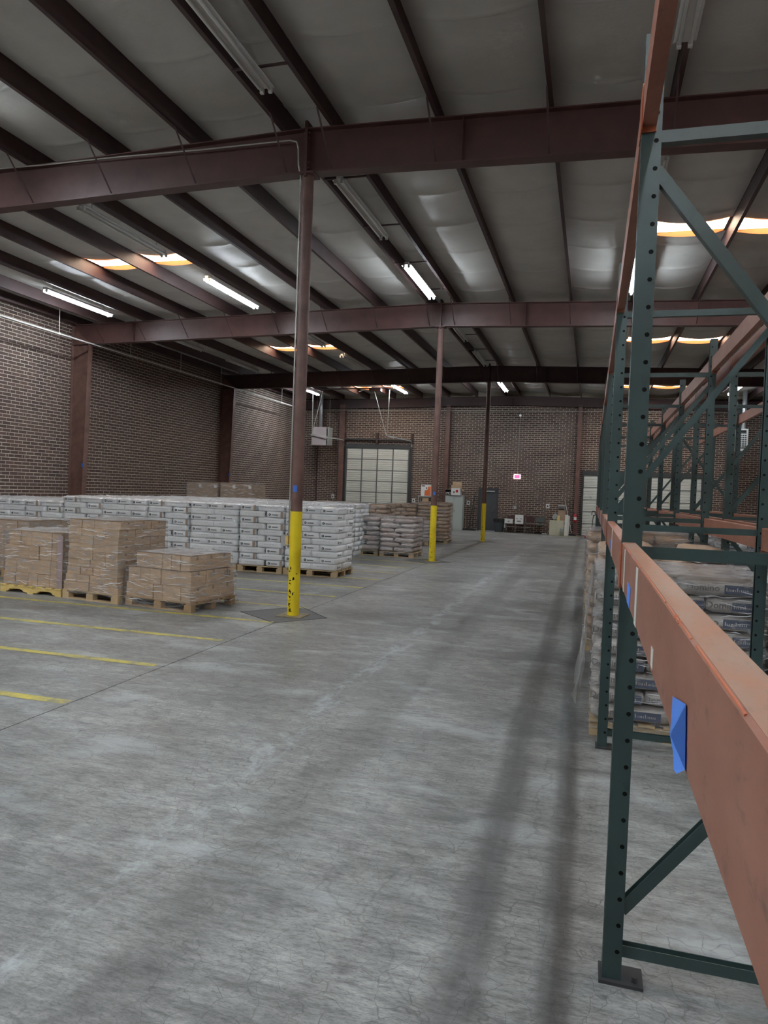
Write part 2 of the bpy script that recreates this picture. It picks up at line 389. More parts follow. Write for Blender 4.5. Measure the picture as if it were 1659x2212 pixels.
# ================================================================== THE SETTING
# ---- floor: slabs on a dark bed, open control joints between them
floor = MB().box(XL-.3, XR+.3, YB-.3, YW+.3, -.3, -.03).build('floor', 'joint'); tag(floor, 'grey worn concrete warehouse floor with yellow storage stripes', kind='structure')
xs = [XL-.3, XC, XR+.3]; ys = [YB-.3, FR[0], FR[1], FR[2], FR[3], YW+.3]
for i in range(2):
    for j in range(5):
        g = .006
        MB().box(xs[i]+g, xs[i+1]-g, ys[j]+g*.6, ys[j+1]-g*.6, -.05, 0).build('concrete_slab', 'concrete', floor)
for k, yy in enumerate([4.96+1.325*i for i in range(12)]):
    m = MB(); x1 = XC-.03-(.06 if k % 3 else 0); x0 = -15.2
    n = 24
    for q in range(n):
        a = x0+(x1-x0)*q/n; b = x0+(x1-x0)*(q+1)/n; w0 = .052+.004*math.sin(q*1.7+k); dy = .012*math.sin(q*.5+k)
        dy2 = .012*math.sin((q+1)*.5+k); w1 = .052+.004*math.sin((q+1)*1.7+k)
        m.quad((a, yy+dy-w0, .0022), (b, yy+dy2-w1, .0022), (b, yy+dy2+w1, .0022), (a, yy+dy+w0, .0022))
    m.build('painted_stripe', 'stripe', floor)
MB().box(-4.95, -.45, YW-1.62, YW-1.52, .0012, .0024).build('painted_stripe', 'stripe', floor)
MB().box(-1.3, -.45, YW-1.66, YW-1.46, .0016, .0028).build('painted_stripe', 'stripe', floor)
MB().box(-5.2, XC-.1, FR[3]-.06, FR[3]+.04, .0012, .0024).build('painted_stripe', 'stripe', floor)
for yf in FR:
    m = MB(); m.poly([(XC-.02, yf-.62, .0018), (XC+.5, yf+.05, .0018), (XC-.2, yf+.78, .0018), (XC-.8, yf-.06, .0018)]); m.build('footing_patch', 'patch', floor)
    m = MB(); P_ = [(XC-.02, yf-.62), (XC+.5, yf+.05), (XC-.2, yf+.78), (XC-.8, yf-.06)]
    for a, b in zip(P_, P_[1:]+P_[:1]): m.bar((a[0], a[1], .002), (b[0], b[1], .002), .012, .0024)
    m.build('footing_joint', 'joint', floor)

# ---- walls with real bricks
BL, BH = .30, .0992
def courses(u0, u1, z1, phase=0.0):
    """yield (u, z, length) of each brick face along a wall, one special course in six"""
    i = 0
    while (i+1)*BH <= z1:
        z = i*BH; u = u0-(.15 if i % 2 else 0)-phase
        pat = [.3, .1, .2] if i % 6 == 0 else [.3]
        q = 0
        while u < u1:
            L = pat[q % len(pat)]; q += 1
            a = max(u, u0); b = min(u+L, u1)
            if b-a > .04: yield a+.009, z+.009, b-a-.018
            u += L
        i += 1
def brick_face(m, p, du, dn, L, H, D):
    # p lower corner on the mortar plane, du along the wall, dn outward normal
    a = Vector(p); U = Vector(du)*L; Z = Vector((0, 0, H)); Nn = Vector(dn)*D
    f = [a+Nn, a+U+Nn, a+U+Z+Nn, a+Z+Nn]; bk = [a, a+U, a+U+Z, a+Z]
    n = len(m.v); m.v += [tuple(x) for x in f+bk]
    for q in ((0, 1, 2, 3), (1, 0, 4, 5), (2, 1, 5, 6), (3, 2, 6, 7), (0, 3, 7, 4)): m.f.append(tuple(n+i for i in q)); m.m.append(0)
def brick_wall(name, parent, origin, du, dn, u0, u1, z1, holes, key, count=300):
    allb = []
    for (u, z, L) in courses(u0, u1, z1):
        for h in holes:
            if z+.03 < h[3] and u < h[1] and u+L > h[0]:
                if u < h[0]: L = h[0]-u
                elif u+L > h[1]: L = u+L-h[1]; u = h[1]
                else: L = 0
        if L < .02: continue
        L = round(L, 3)
        allb.append((u, z, L))
    scored = sorted(range(len(allb)), key=lambda i: key(*allb[i]))
    chosen = set(scored[:count]); rest = MB(); cache = {}
    O = Vector(origin); DU = Vector(du)
    for i, (u, z, L) in enumerate(allb):
        D = .004+.002*random.random()
        if i in chosen:
            kk = round(L, 3)
            if kk not in cache:
                mm = MB(); brick_face(mm, (0, 0, 0), du, dn, L, BH-.018, .005); cache[kk] = mm.mesh('brick', 'brick')
            link('brick', cache[kk], parent, tuple(O+DU*u+Vector((0, 0, z))))
        else:
            brick_face(rest, O+DU*u+Vector((0, 0, z)), du, dn, L, BH-.018, D)
    o = rest.build('brickwork', 'brick', parent); o['kind'] = 'stuff'
def project(p):
    d = Vector(p)-Vector((0, 0, CAM_H)); z = d.dot(fw)
    return (829.5+FPX*d.dot(r2)/z, 1106-FPX*d.dot(u2)/z) if z > .1 else (-9999, -9999)
def keyL(u, z, L):
    x, y = project((XL, u+L/2, z)); off = 0 if (4 < x < 148 and 720 < y < 1050 and L > .2) else 1e6
    return off+u
def keyB(u, z, L):
    x, y = project((u+L/2, YW, z)); off = 0 if (1085 < x < 1240 and 900 < y < 1085 and L > .2) else 1e6
    return off+abs(x-1160)+abs(y-1030)
wl = MB().box(XL-.25, XL-.004, YB, YW+.3, -.02, 7.1).build('wall_left', 'mortar'); tag(wl, 'long dark brown brick wall behind the white bags', kind='structure')
brick_wall('wall_left', wl, (XL-.004, 0, 0), (0, 1, 0), (1, 0, 0), 7.0, YW, 6.75, [], keyL)
MB().box(XL-.01, XL+.004, YB, 7.0, 0, 6.75).build('plain_brickwork', 'brick_wall_plain', wl)
D1 = (-12.9, -9.3, 0, 4.18); D2 = (-5.58, -4.60, 0, 2.16); D3 = (-.46, 2.06, 0, 3.02); D4 = (2.48, 5.0, 0, 3.02)
wb = MB()
cuts = sorted([D1, D2, D3, D4]); x = XL-.25
for c in cuts:
    wb.box(x, c[0], YW+.004, YW+.3, -.02, 7.15); wb.box(c[0], c[1], YW+.004, YW+.3, c[3], 7.15); x = c[1]
wb.box(x, XR+.25, YW+.004, YW+.3, -.02, 7.15)
wb = wb.build('wall_back', 'mortar'); tag(wb, 'brown brick end wall with overhead doors and exit door', kind='structure')
brick_wall('wall_back', wb, (0, YW+.004, 0), (1, 0, 0), (0, -1, 0), XL, XR, 6.75, [D1, D2, D3, D4], keyB)
wr = MB().box(XR, XR+.25, YB, YW+.3, -.02, 7.1).build('wall_right', 'brick_wall_plain'); tag(wr, 'brown brick side wall beyond the racks', kind='structure')
wf = MB().box(XL-.25, XR+.25, YB-.25, YB, -.02, 7.15).build('wall_front', 'brick_wall_plain'); tag(wf, 'brown brick wall behind the viewer', kind='structure')

# ---- ceiling blankets between purlins, with skylight openings
PURL = [XC-.33-1.45*k for k in range(8)]; PURR = [XC+.345+1.48*k for k in range(8)]
PX = sorted(PURL+PURR)
edges = [XL]+PX+[XR]
SKY_BAYS = [(PURL[4], PURL[3]), (PURL[5], PURL[4]), (PURR[3], PURR[4]), (PURR[4], PURR[5])]
SKY_Y = [(-4.5, -3.8), (4.9, 5.5), (14.25, 14.95), (24.15, 24.85), (33.9, 34.6)]
ceil = MB().box(XL-.25, XR+.25, YB-.25, YW+.3, 7.36, 7.42).build('ceiling', 'insulation'); tag(ceil, 'white vinyl faced insulation ceiling sagging between brown purlins', kind='structure')
def in_sky(a, b): return any(abs(a-s[0]) < .02 and abs(b-s[1]) < .02 for s in SKY_BAYS)
for a, b in zip(edges, edges[1:]):
    nx = 8; yl = []; y = YB; rnd = random.Random(int(a*100)); off = rnd.random()*.5
    seams = [YB+.6+1.52*k+(.08*rnd.random()) for k in range(31)]
    yl = sorted(set([YB, YW+.05]+[s+d for s in seams for d in (-.4, -.09, -.03, 0, .03, .09, .4, .75)]+[q for s in SKY_Y for q in s]))
    yl = [q for q in yl if YB <= q <= YW+.05]
    m = MB(); idx = {}
    wdt = b-a; sag = .10*min(1, wdt/1.4)
    for j, yy in enumerate(yl):
        sd = min(abs(yy-s) for s in seams); fold = -.042*math.exp(-(sd/.035)**2) + .02*math.exp(-(sd/.25)**2)
        for i in range(nx+1):
            t = i/nx; xx = a+wdt*t
            z = roof(xx)-sag*(1-(2*t-1)**2)*(.9+.2*noise.noise((xx*.7, yy*.8, 0)))+fold*math.sin(math.pi*t)-.002
            idx[(i, j)] = len(m.v); m.v.append((xx, yy, z))
    sk = in_sky(a, b)
    for j in range(len(yl)-1):
        mid = (yl[j]+yl[j+1])/2
        if sk and any(s[0] < mid < s[1] for s in SKY_Y): continue
        for i in range(nx): m.f.append((idx[(i, j)], idx[(i, j+1)], idx[(i+1, j+1)], idx[(i+1, j)])); m.m.append(0)
    m.build('insulation_blanket', 'insulation', ceil, smooth=True)
wn = 0
for s in SKY_Y:
    for (a, b) in SKY_BAYS:
        wn += 1; zk = roof((a+b)/2)-.0
        w = tag(MB().box(a+.02, b-.02, s[0]-.04, s[1]+.04, zk, zk+.02).build('window_%d' % wn, 'skylight'), 'glowing translucent roof skylight panel between two purlins', kind='structure')
        n = 8; m = MB()
        for yy, d in ((s[0], 1), (s[1], -1)):
            for i in range(n):
                t0, t1 = i/n, (i+1)/n
                zz = [min(roof(a+(b-a)*t)-.10*(1-(2*t-1)**2)-.004, zk-.01) for t in (t0, t1)]
                m.quad((a+(b-a)*t0, yy, zz[0]), (a+(b-a)*t1, yy, zz[1]), (a+(b-a)*t1, yy+.03*d, zk), (a+(b-a)*t0, yy+.03*d, zk))
        m.build('skylight_curb', 'skylight_curb', w)

# ---- steel frames
def I_PROF(d, fwid=.2, tw=.012, tf=.016):
    # outline in (side, up), web centred on side=0, top at up=0
    return [(-fwid/2, -d), (fwid/2, -d), (fwid/2, -d+tf), (tw/2, -d+tf), (tw/2, -tf), (fwid/2, -tf), (fwid/2, 0), (-fwid/2, 0), (-fwid/2, -tf), (-tw/2, -tf), (-tw/2, -d+tf), (-fwid/2, -d+tf)]
def zt(x): return HT-SL*abs(x-XC)
GL = {0: 'brown steel roof girder overhead, behind the viewer', 1: 'large brown steel roof girder crossing above the nearest pipe column', 2: 'brown steel roof girder above the second pipe column', 3: 'dark brown steel roof girder above the farthest pipe column'}
for k, yf in enumerate(FR):
    g = thing('roof_girder', GL[k], 'girder', group='roof girders')
    g.location = (XC, yf, 0); iv = Matrix.Translation((-XC, -yf, 0))
    def L_(x, y, z): return (x-XC, y-yf, z)
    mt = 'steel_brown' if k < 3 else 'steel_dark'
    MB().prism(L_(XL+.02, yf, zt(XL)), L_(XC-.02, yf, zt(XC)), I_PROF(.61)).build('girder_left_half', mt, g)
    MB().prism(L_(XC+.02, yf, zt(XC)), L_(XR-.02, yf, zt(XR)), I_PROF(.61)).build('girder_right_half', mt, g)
    MB().box(-.02, 0.0, -.12, .12, HB-.06, HT+.09).build('splice_plate', mt, g); MB().box(0.0, .02, -.12, .12, HB-.06, HT+.09).build('splice_plate', mt, g)
    if k < 3:
        for zz in (HB+.06, HB+.14, HT-.14, HT-.06):
            for sx in (-1, 1): MB().tube((.02*sx, -.08, zz), (.045*sx, -.08, zz), .014, 6).build('bolt', 'bolt', g)
    for i, px in enumerate(PX):
        if px < XL+.5 or px > XR-.5: continue
        m = MB(); zb = zt(px); m.bar(L_(px, yf-.6, zb-.0), L_(px+.02, yf-.04, zb-.56), .024, .006)
        m.build('flange_brace', 'steel_dark', g)
    for px in (XC+2.2, XC-9.4, XC+8.5): MB().box(px-.005-XC, px+.005-XC, -.1, .1, zt(px)-.6, zt(px)-.02).build('web_stiffener', mt, g)
    MB().bar(L_(XL+.02, yf-.008, zt(XL)-.05), L_(XL+.7, yf-.008, zt(XL)-.6), .02, .02).build('knee_weld', mt, g)
er = thing('end_wall_girder', 'dark brown steel girder along the top of the end wall', 'girder'); er.location = (XC, YW-.2, 0)
MB().prism((XL+.02-XC, 0, zt(XL)), (-.02, 0, zt(XC)), I_PROF(.46, .2)).build('girder_left_half', 'steel_dark', er)
MB().prism((.02, 0, zt(XC)), (XR-.02-XC, 0, zt(XR)), I_PROF(.46, .2)).build('girder_right_half', 'steel_dark', er)
for side, X0, sg in (('left', XL, 1), ('right', XR, -1)):
    for k, yf in enumerate(FR):
        if side == 'left': lb = ['tapered brown wall column behind the viewer, left wall', 'tapered brown wall column on the left wall near the viewer', 'lit tapered brown wall column rising behind the white bags', 'shaded tapered brown wall column near the far left corner'][k]
        else: lb = 'tapered brown wall column on right wall, %s from the viewer' % ORD[k+1]
        w = thing('wall_column', lb, 'column', (X0+sg*.01, yf, 0), group='tapered wall columns'); zc = zt(X0)-.61+.02
        m = MB(); wb0, wt0 = .46, .62
        m.poly([(0, -.007, 0), (sg*wb0, -.007, 0), (sg*wt0, -.007, zc+.02), (0, -.007, zc+.6)][::sg]); m.poly([(0, .007, 0), (sg*wb0, .007, 0), (sg*wt0, .007, zc+.02), (0, .007, zc+.6)][::-sg])
        m.build('web', 'steel_column', w)
        MB().box(min(0, sg*.016), max(0, sg*.016), -.1, .1, 0, zc+.58).build('outer_flange', 'steel_column', w)
        MB().prism((sg*wb0, 0, 0), (sg*wt0, 0, zc), [(-.1, -.008), (.1, -.008), (.1, .008), (-.1, .008)], (1, 0, 0)).build('inner_flange', 'steel_column', w)
        MB().box(min(0, sg*.6), max(0, sg*.6), -.13, .13, 0, .02).build('base_plate', 'steel_column', w)
        if side == 'left' and k >= 2: MB().box(.49, .565, -.112, -.108, 2.22, 2.34).build('tape_square', 'blue_tape', w)
pipe_lab = ['brown pipe column with yellow foot behind the viewer', 'nearest brown pipe column with yellow painted foot and blue tape', 'second brown pipe column with yellow foot beside wrapped bag pallets', 'farthest brown pipe column with yellow foot in front of grey exit door']
for k, yf in enumerate(FR):
    c = thing('pipe_column', pipe_lab[k], 'column', (XC, yf, 0), group='centre pipe columns')
    r = .083; yh = 1.50
    MB().tube((0, 0, yh), (0, 0, HB), r, 24, cap=False).build('upper_shaft', 'steel_column', c, smooth=True)
    MB().tube((0, 0, .012), (0, 0, yh), r+.002, 24, cap=False).build('yellow_foot', 'yellow_paint', c, smooth=True)
    MB().box(-.19, .19, -.19, .19, 0, .014).build('base_plate', 'plate_rust', c)
    MB().box(-.13, .13, -.13, .13, HB-.025, HB+.002).build('cap_plate', 'steel_brown', c)
    if k in (1, 2):
        m = MB(); n = 6
        for i in range(n):
            t0 = R(-112+i*44/n+ (10 if k == 2 else 0)); t1 = R(-112+(i+1)*44/n + (10 if k == 2 else 0)); rr = r+.003
            m.quad((rr*math.cos(t0), rr*math.sin(t0), 1.78), (rr*math.cos(t1), rr*math.sin(t1), 1.78), (rr*math.cos(t1), rr*math.sin(t1), 1.87), (rr*math.cos(t0), rr*math.sin(t0), 1.87))
        m.build('tape_square', 'blue_tape', c)
    rnd = random.Random(40+k)
    for q in range(26 if k == 1 else 14):
        zz = rnd.choice([.06, .1, .2, .3, .42, .5, .58, .66])+rnd.random()*.08; th = R(-125+rnd.random()*28 if q % 5 else -95+rnd.random()*50); rr = r+.0035; w = .004+.012*rnd.random(); h = .006+.05*rnd.random()**2
        d = w/rr; m = MB(); m.poly([(rr*math.cos(th-d), rr*math.sin(th-d), zz), (rr*math.cos(th+d), rr*math.sin(th+d), zz+h*.3), (rr*math.cos(th+d*.6), rr*math.sin(th+d*.6), zz+h), (rr*math.cos(th-d*.7), rr*math.sin(th-d*.7), zz+h*.8)])
        m.build('paint_chip', 'black_mark', c)
    if k == 1:
        pts = [(-.095, -.03, 1.15), (-.095, -.03, 6.05), (-.09, -.05, 6.2), (-.1, -.118, 6.34), (-.11, -.118, 6.58), (-.14, -.118, 6.67), (-.24, -.118, 6.70)]
        for i in range(1, 9): pts.append((-.2-1.42*i, -.118, 6.70+.012*i-.012*(i % 2)))
        MB().path(pts, .011, 6).build('conduit', 'conduit', c)
        MB().box(-.2, -.13, -.06, -.01, 1.0, 1.16).build('outlet_box', 'galv', c); MB().box(-.13, -.09, -.065, -.01, 1.02, 1.15).build('outlet_cover', 'pallet_yellow', c)
ZP = [(-.06, 0), (0, 0), (.004, 0), (.004, -PUR_H+.004), (.06, -PUR_H+.004), (.06, -PUR_H), (0, -PUR_H), (0, -.004), (-.06, -.004)]
for side, lst in (('left', PURL), ('right', PURR)):
    for i, px in enumerate(lst):
        p = MB().prism((px, YB+.02, roof(px)), (px, YW-.02, roof(px)), [(a*(-1 if side == 'left' else 1), b) for a, b in (ZP if side != 'left' else ZP[::-1])]).build('roof_purlin', 'steel_dark')
        tag(p, 'dark brown roof purlin, %s to the %s of the ridge' % (ORD[i+1], side), 'purlin', 'roof purlins')
for X0, sg, nm in ((XL, 1, 'left'), (XR, -1, 'right')):
    x_ = X0+sg*.12; p = MB().prism((x_, YB+.02, roof(x_)), (x_, YW-.02, roof(x_)), [(-.1, -.3), (.1, -.3), (.1, -.28), (.02, -.28), (.02, 0), (-.1, 0)]).build('eave_strut', 'steel_dark')
    tag(p, 'dark brown eave strut along the top of the %s brick wall' % nm, 'strut')

# ---- fluorescent strip fixtures
def strip_fixture(x, y0, lit, label):
    z = 6.70-.016*abs(x-XC); L = 2.6
    f = thing('strip_light', label, 'light fixture', (x, y0, z), group='ceiling strip lights')
    MB().prism((0, 0, .03), (0, L, .03), [(-.035, 0), (.035, 0), (.045, .06), (-.045, .06)]).build('housing', 'fix_white', f); hs = f.children[0]
    for s in (-1, 1):
        MB().prism((0, .02, .03), (0, L-.02, .03), [(s*.035, .0), (s*.11, -.012), (s*.112, -.008), (s*.037, .006)][::s]).build('reflector', 'fix_white', f)
        MB().tube((s*.055, .05, -.01), (s*.055, L-.05, -.01), .019, 6).build('tube', 'tube_lit' if lit else 'tube_off', f, smooth=True)
        for yy in (0, L-.04):
            MB().box(s*.055-.022, s*.055+.022, yy, yy+.04, -.04, .03).build('lamp_holder', 'fix_white', hs)
    if abs(x-XC) < .3:
        for yy in (.25, L-.25): MB().bar((PURL[0]-x-.03, yy, .15), (PURR[0]-x+.03, yy, .15), .035, .02).build('support_bar', 'steel_dark', f); MB().box(-.02, .02, yy-.015, yy+.015, .085, .145).build('drop_strap', 'conduit', f)
    else:
        for yy in (.3, L-.3): MB().tube((0, yy, .09), (0, yy, roof(x)-.015-z), .006, 6).build('hanger_rod', 'conduit', f)
    return f
LX = [-13.45, -8.88, -4.06, .72, 5.5]; LN = ['near the left wall', 'second from the left wall', 'under the roof ridge', 'above the tall racks', 'near the right wall']
ROWS = [(-7.6, True, 'far behind the viewer'), (-3.2, True, 'behind the viewer'), (1.2, True, 'just overhead'), (5.6, None, 'before the large girder'), (10.8, False, 'just past the large girder'), (15.12, True, 'before the second girder'),
        (20.2, False, 'just past the second girder'), (24.6, False, 'before the third girder'), (31.4, True, 'past the third girder')]
for y0, lit, nm in ROWS:
    for i, x in enumerate(LX):
        on = lit if lit is not None else (i in (0, 1, 4))
        strip_fixture(x, y0, on, '%s strip light %s, %s' % ('glowing' if on else 'unlit', LN[i], nm))
MB_ = MB().path([(XL+.9, 2, 5.955), (XL+.9, 34.5, 5.955)], .021, 10)
sp_ = thing('sprinkler_pipe', 'pale pipe hung along the top of the left brick wall', 'pipe'); MB_.build('pipe_run', 'pipe_white', sp_)
for yy in (5.2, 8.3, 11.3, 14.4, 17.2, 20.5, 23.5, 26.5, 29.5, 32.5):
    MB().tube((XL+.9, yy, 5.955), (XL+.9, yy, roof(XL+.9)-.02), .008, 6).build('hanger_rod', 'pipe_white', sp_)
    MB().box(XL+.87, XL+.93, yy-.02, yy+.02, 5.925, 5.985).build('clamp', 'pipe_white', sp_)
sb = MB().path([(XL+.9, YW-.35, 6.08), (XR-.4, YW-.35, 6.08)], .014, 8).build('wall_conduit', 'conduit'); tag(sb, 'thin conduit running along the top of the end wall', 'conduit')

# ================================================================== END WALL: DOORS AND FITTINGS
def sectional_door(nm, label, rect, rows, cols, stile_w, ribs, handle=None):
    x0, x1, z0, z1 = rect
    fr = MB(); t = .09
    fr.box(x0-t, x0, YW-.05, YW+.05, 0, z1+t); fr.box(x1, x1+t, YW-.05, YW+.05, 0, z1+t); fr.box(x0-t, x1+t, YW-.052, YW+.048, z1, z1+t+.12)
    d = tag(fr.build(nm, 'door_dark'), label, kind='structure')
    MB().box(x0-.02, x1+.02, YW+.04, YW+.08, 0, z1+.02).build('backing', 'door_dark', d)
    h = (z1-z0)/rows
    for r in range(rows):
        a = z0+r*h+.008; b = z0+(r+1)*h-.008; m = MB(); n = ribs
        pr = [(YW+.0, a)]
        for q in range(n):
            zz = a+(b-a)*(q+.5)/n; pr += [(YW+.0, zz-.022), (YW+.012, zz-.014), (YW+.012, zz+.014), (YW+.0, zz+.022)]
        pr.append((YW+.0, b))
        for (ya, za), (yb, zb) in zip(pr, pr[1:]): m.quad((x0+.01, ya, za), (x1-.01, ya, za), (x1-.01, yb, zb), (x0+.01, yb, zb))
        sec = m.build('door_section', 'door_white', d)
        for c in range(cols+1):
            xx = x0+.03+(x1-x0-.06)*c/cols
            if stile_w: MB().box(xx-stile_w/2, xx+stile_w/2, YW-.025, YW+.0, a, b).build('stile', 'door_stile', sec)
        MB().box(x0+.02, x1-.02, YW-.012, YW+.012, b-.012, b+.02).build('rail', 'door_stile', sec)
    return d
d1 = sectional_door('door_1', 'tall white ribbed overhead door with grid of grey stiffeners', (-12.85, -9.33, 0.02, 4.1), 7, 4, .06, 5)
d3 = sectional_door('door_3', 'white ribbed overhead door beside the fire extinguisher column', (-.42, 2.03, 0.02, 3.0), 5, 1, .0, 4)
d4 = sectional_door('door_4', 'white ribbed overhead door with yellow notice seen through the racks', (2.52, 4.96, 0.02, 3.0), 5, 1, .0, 4)
MB().box(3.55, 3.82, YW-.02, YW-.012, 1.72, 1.9).build('yellow_notice', 'pallet_yellow', d4)
MB().tube((-.05, YW-.02, 1.9), (-.05, YW-.01, 1.9), .05, 12).build('lock_ring', 'grey_metal', d3)
mf = MB(); mf.box(-5.6, -5.50, YW-.04, YW+.06, 0, 2.19); mf.box(-4.68, -4.58, YW-.04, YW+.06, 0, 2.19); mf.box(-5.5, -4.68, YW-.04, YW+.06, 2.08, 2.19)
d2 = tag(mf.build('door_2', 'door_dark'), 'dark grey metal exit door with lever handle', kind='structure')
MB().box(-5.50, -4.68, YW-.01, YW+.035, .012, 2.08).build('door_leaf', 'door_grey', d2, bevel=.004)
lv = MB().box(-4.80, -4.76, YW-.02, YW-.01, .97, 1.13); lv.tube((-4.78, YW-.06, 1.02), (-4.78, YW-.01, 1.02), .012, 8); lv.box(-4.91, -4.77, YW-.07, YW-.05, 1.01, 1.03)
lv.build('lever_handle', 'chrome', d2); MB().tube((-4.78, YW-.025, 1.25), (-4.78, YW-.01, 1.25), .025, 10).build('deadbolt', 'chrome', d2)
MB().box(-5.2, -4.75, YW-.08, YW-.01, 2.0, 2.06).build('door_closer', 'grey_metal', d2)
# door tracks of the tall door, hung from the roof
tr = thing('door_track', 'dark overhead door tracks reaching back from the tall door, on pale hangers', 'track', (-11.1, YW, 0))
def T(x, y, z): return (x+11.1, y-YW, z)
for xx in (-12.98, -9.2):
    MB().bar(T(xx, YW-.1, .02), T(xx, YW-.1, 4.2), .07, .05, (0, 1, 0)).build('vertical_track', 'door_dark', tr)
    m = MB(); pts = [(xx, YW-.1, 4.2)]
    for q in range(7): a = R(q*90/6); pts.append((xx, YW-.1-.35*(1-math.cos(a)), 4.2+.3*math.sin(a)))
    pts.append((xx, 32.0, 4.38))
    for a, b in zip(pts, pts[1:]): m.bar(T(*a), T(*b), .05, .05)
    m.build('curved_track', 'grey_metal', tr)
for a, b in (((-13.0, 32.2, 6.5), (-12.98, 32.2, 4.38)), ((-12.5, 32.2, 6.5), (-12.97, 32.2, 4.55)), ((-9.9, 32.0, 6.5), (-9.22, 32.0, 4.38)), ((-9.15, 32.0, 6.5), (-9.2, 32.0, 4.42))):
    MB().bar(T(*a), T(*b), .035, .02).build('hanger', 'pipe_white', tr)
MB().bar(T(-13.4, 32.1, 6.53), T(-9.0, 32.1, 6.60), .06, .05).build('cross_angle', 'steel_dark', tr)
MB().box(1.0, 1.55, 32.0-YW-.15, 32.0-YW+.15, 6.42, 6.58).build('motor_box', 'steel_brown', tr)
MB().bar(T(-10.4, 32.1, 6.5), T(-11.3, 34.0, 6.7), .03, .02).build('stay_rod', 'pipe_white', tr)
MB().tube(T(-12.95, YW-.14, 4.55), T(-9.23, YW-.14, 4.55), .05, 10).build('spring_shaft', 'door_dark', tr)
for xx in (-12.95, -11.1, -9.2): MB().box(xx+11.1-.05, xx+11.1+.05, -.2, -.0, 4.35, 4.9).build('shaft_bracket', 'steel_dark', tr)
# end wall posts
for (xx, w, lb) in ((-13.08, .30, 'brown steel post on end wall left of the tall door'), (-7.3, .22, 'brown steel post on end wall behind the second pipe column'), (-.72, .2, 'brown steel post on end wall carrying the fire extinguisher')):
    p = thing('wall_post', lb, 'post', (xx, YW-.12, 0), group='end wall posts')
    MB().box(-w/2, w/2, -.1, -.088, 0, 6.4).build('front_flange', 'steel_column', p); MB().box(-w/2, w/2, .09, .102, 0, 6.4).build('rear_flange', 'steel_column', p)
    MB().box(-.006, .006, -.088, .09, 0, 6.4).build('web', 'steel_column', p); MB().box(-w/2-.02, w/2+.02, -.115, .115, 0, .02).build('base_plate', 'steel_column', p)
dp = MB().path([(-14.5, YW-.06, .02), (-14.5, YW-.06, 5.0)], .035, 8).build('drain_pipe', 'steel_dark'); tag(dp, 'dark vertical pipe on end wall below the heater', 'pipe')
# exit sign and conduits
ex = thing('exit_sign', 'glowing pink red exit sign high on the end wall', 'sign', (-3.67, YW-.02, 2.82))
MB().box(-.17, .17, -.05, .01, -.11, .11).build('sign_case', 'exit_white', ex, bevel=.01); MB().box(-.135, .135, -.058, -.05, -.085, .085).build('sign_face', 'exit_red', ex)
cd = thing('electrical_conduit', 'thin conduit dropping past exit sign to a wall box', 'conduit', (-3.67, YW-.02, 0))
MB().path([(.03, 0, 5.9), (.0, 0, 3.0), (-.03, 0, 1.3)], .012, 6).build('conduit_run', 'conduit', cd); MB().box(-.1, .04, -.05, .02, 1.17, 1.33).build('wall_box', 'galv', cd); MB().tube((.03, -.06, 5.9), (.03, .02, 5.9), .06, 10).build('round_box', 'galv', cd)
for i, (xx, zz, lb) in enumerate([(-6.10, 1.40, 'small white number placard between the grey cabinet and exit door'), (-2.10, 1.40, 'small white number placard above the task chair'), (-9.02, 1.40, 'small white number placard right of the tall door'), (-13.54, 1.44, 'small white number placard left of the tall door')]):
    s = thing('wall_placard', lb, 'sign', (xx, YW-.004, zz), group='wall placards')
    MB().box(-.085, .085, -.012, .0, -.11, .11).build('plate', 'paper_white', s, bevel=.004); MB().box(-.03, .03, -.014, -.012, -.05, .035).build('digit_mark', 'ink', s)
# heaters
def heater(loc, label, facing):
    h = thing('unit_heater', label, 'heater', loc, group='hanging unit heaters'); mt = 'heater_paint' if facing == 'x' else 'white_metal'
    w = .82 if facing == 'x' else .44
    MB().box(-w/2, w/2, -.35, .35, 0, .92).build('casing', mt, h, bevel=.01)
    MB().box(-w/2-.05, w/2, -.37, .37, -.03, 0).build('drip_edge', mt, h)
    if facing == 'x':
        for q in range(9): MB().prism((w/2+.03, -.33, .06+q*.095), (w/2+.03, .33, .06+q*.095), [(-.05, -.03), (.05, .0), (.05, .012), (-.05, -.018)]).build('louver', 'grey_metal', h)
        MB().box(w/2+.085, w/2+.1, -.35, .35, 0, .92).build('grille_frame', 'grey_metal', h); MB().bar((-w/2, -.36, .45), (w/2, -.36, .27), .03, .05).build('strap', 'steel_dark', h)
        MB().tube((-.06, 0, .92), (-.06, 0, 7.0-loc[2]), .1, 14).build('flue_pipe', 'galv', h, smooth=True)
    else:
        MB().box(-w/2+.03, w/2-.07, -.36, -.352, .08, .72).build('grille_back', 'black_plastic', h)
        for q in range(7): MB().box(-w/2+.03, w/2-.07, -.39, -.36, .11+q*.09, .145+q*.09).build('louver', 'white_metal', h)
        for q in range(3): MB().box(-w/2+.08+q*.1, -w/2+.1+q*.1, -.385, -.362, .1, .7).build('vane', 'white_metal', h)
        MB().tube((.08, 0, .92), (.08, 0, 6.85-loc[2]), .1, 14).build('flue_pipe', 'galv', h, smooth=True)
        MB().box(-w/2+.04, w/2-.08, -.355, -.35, .74, .86).build('dark_panel', 'black_plastic', h)
    for sx in (-w/2+.05, w/2-.05): MB().tube((sx, .2, .9), (sx, .2, roof(loc[0])-.1-loc[2]), .008, 6).build('hanger_rod', 'conduit', h)
heater((-13.93, 35.85, 4.15), 'pinkish grey unit heater hung in the far left corner', 'x')
heater((6.2, 34.9, 4.22), 'white louvred unit heater hung in far right corner behind racks', 'y')

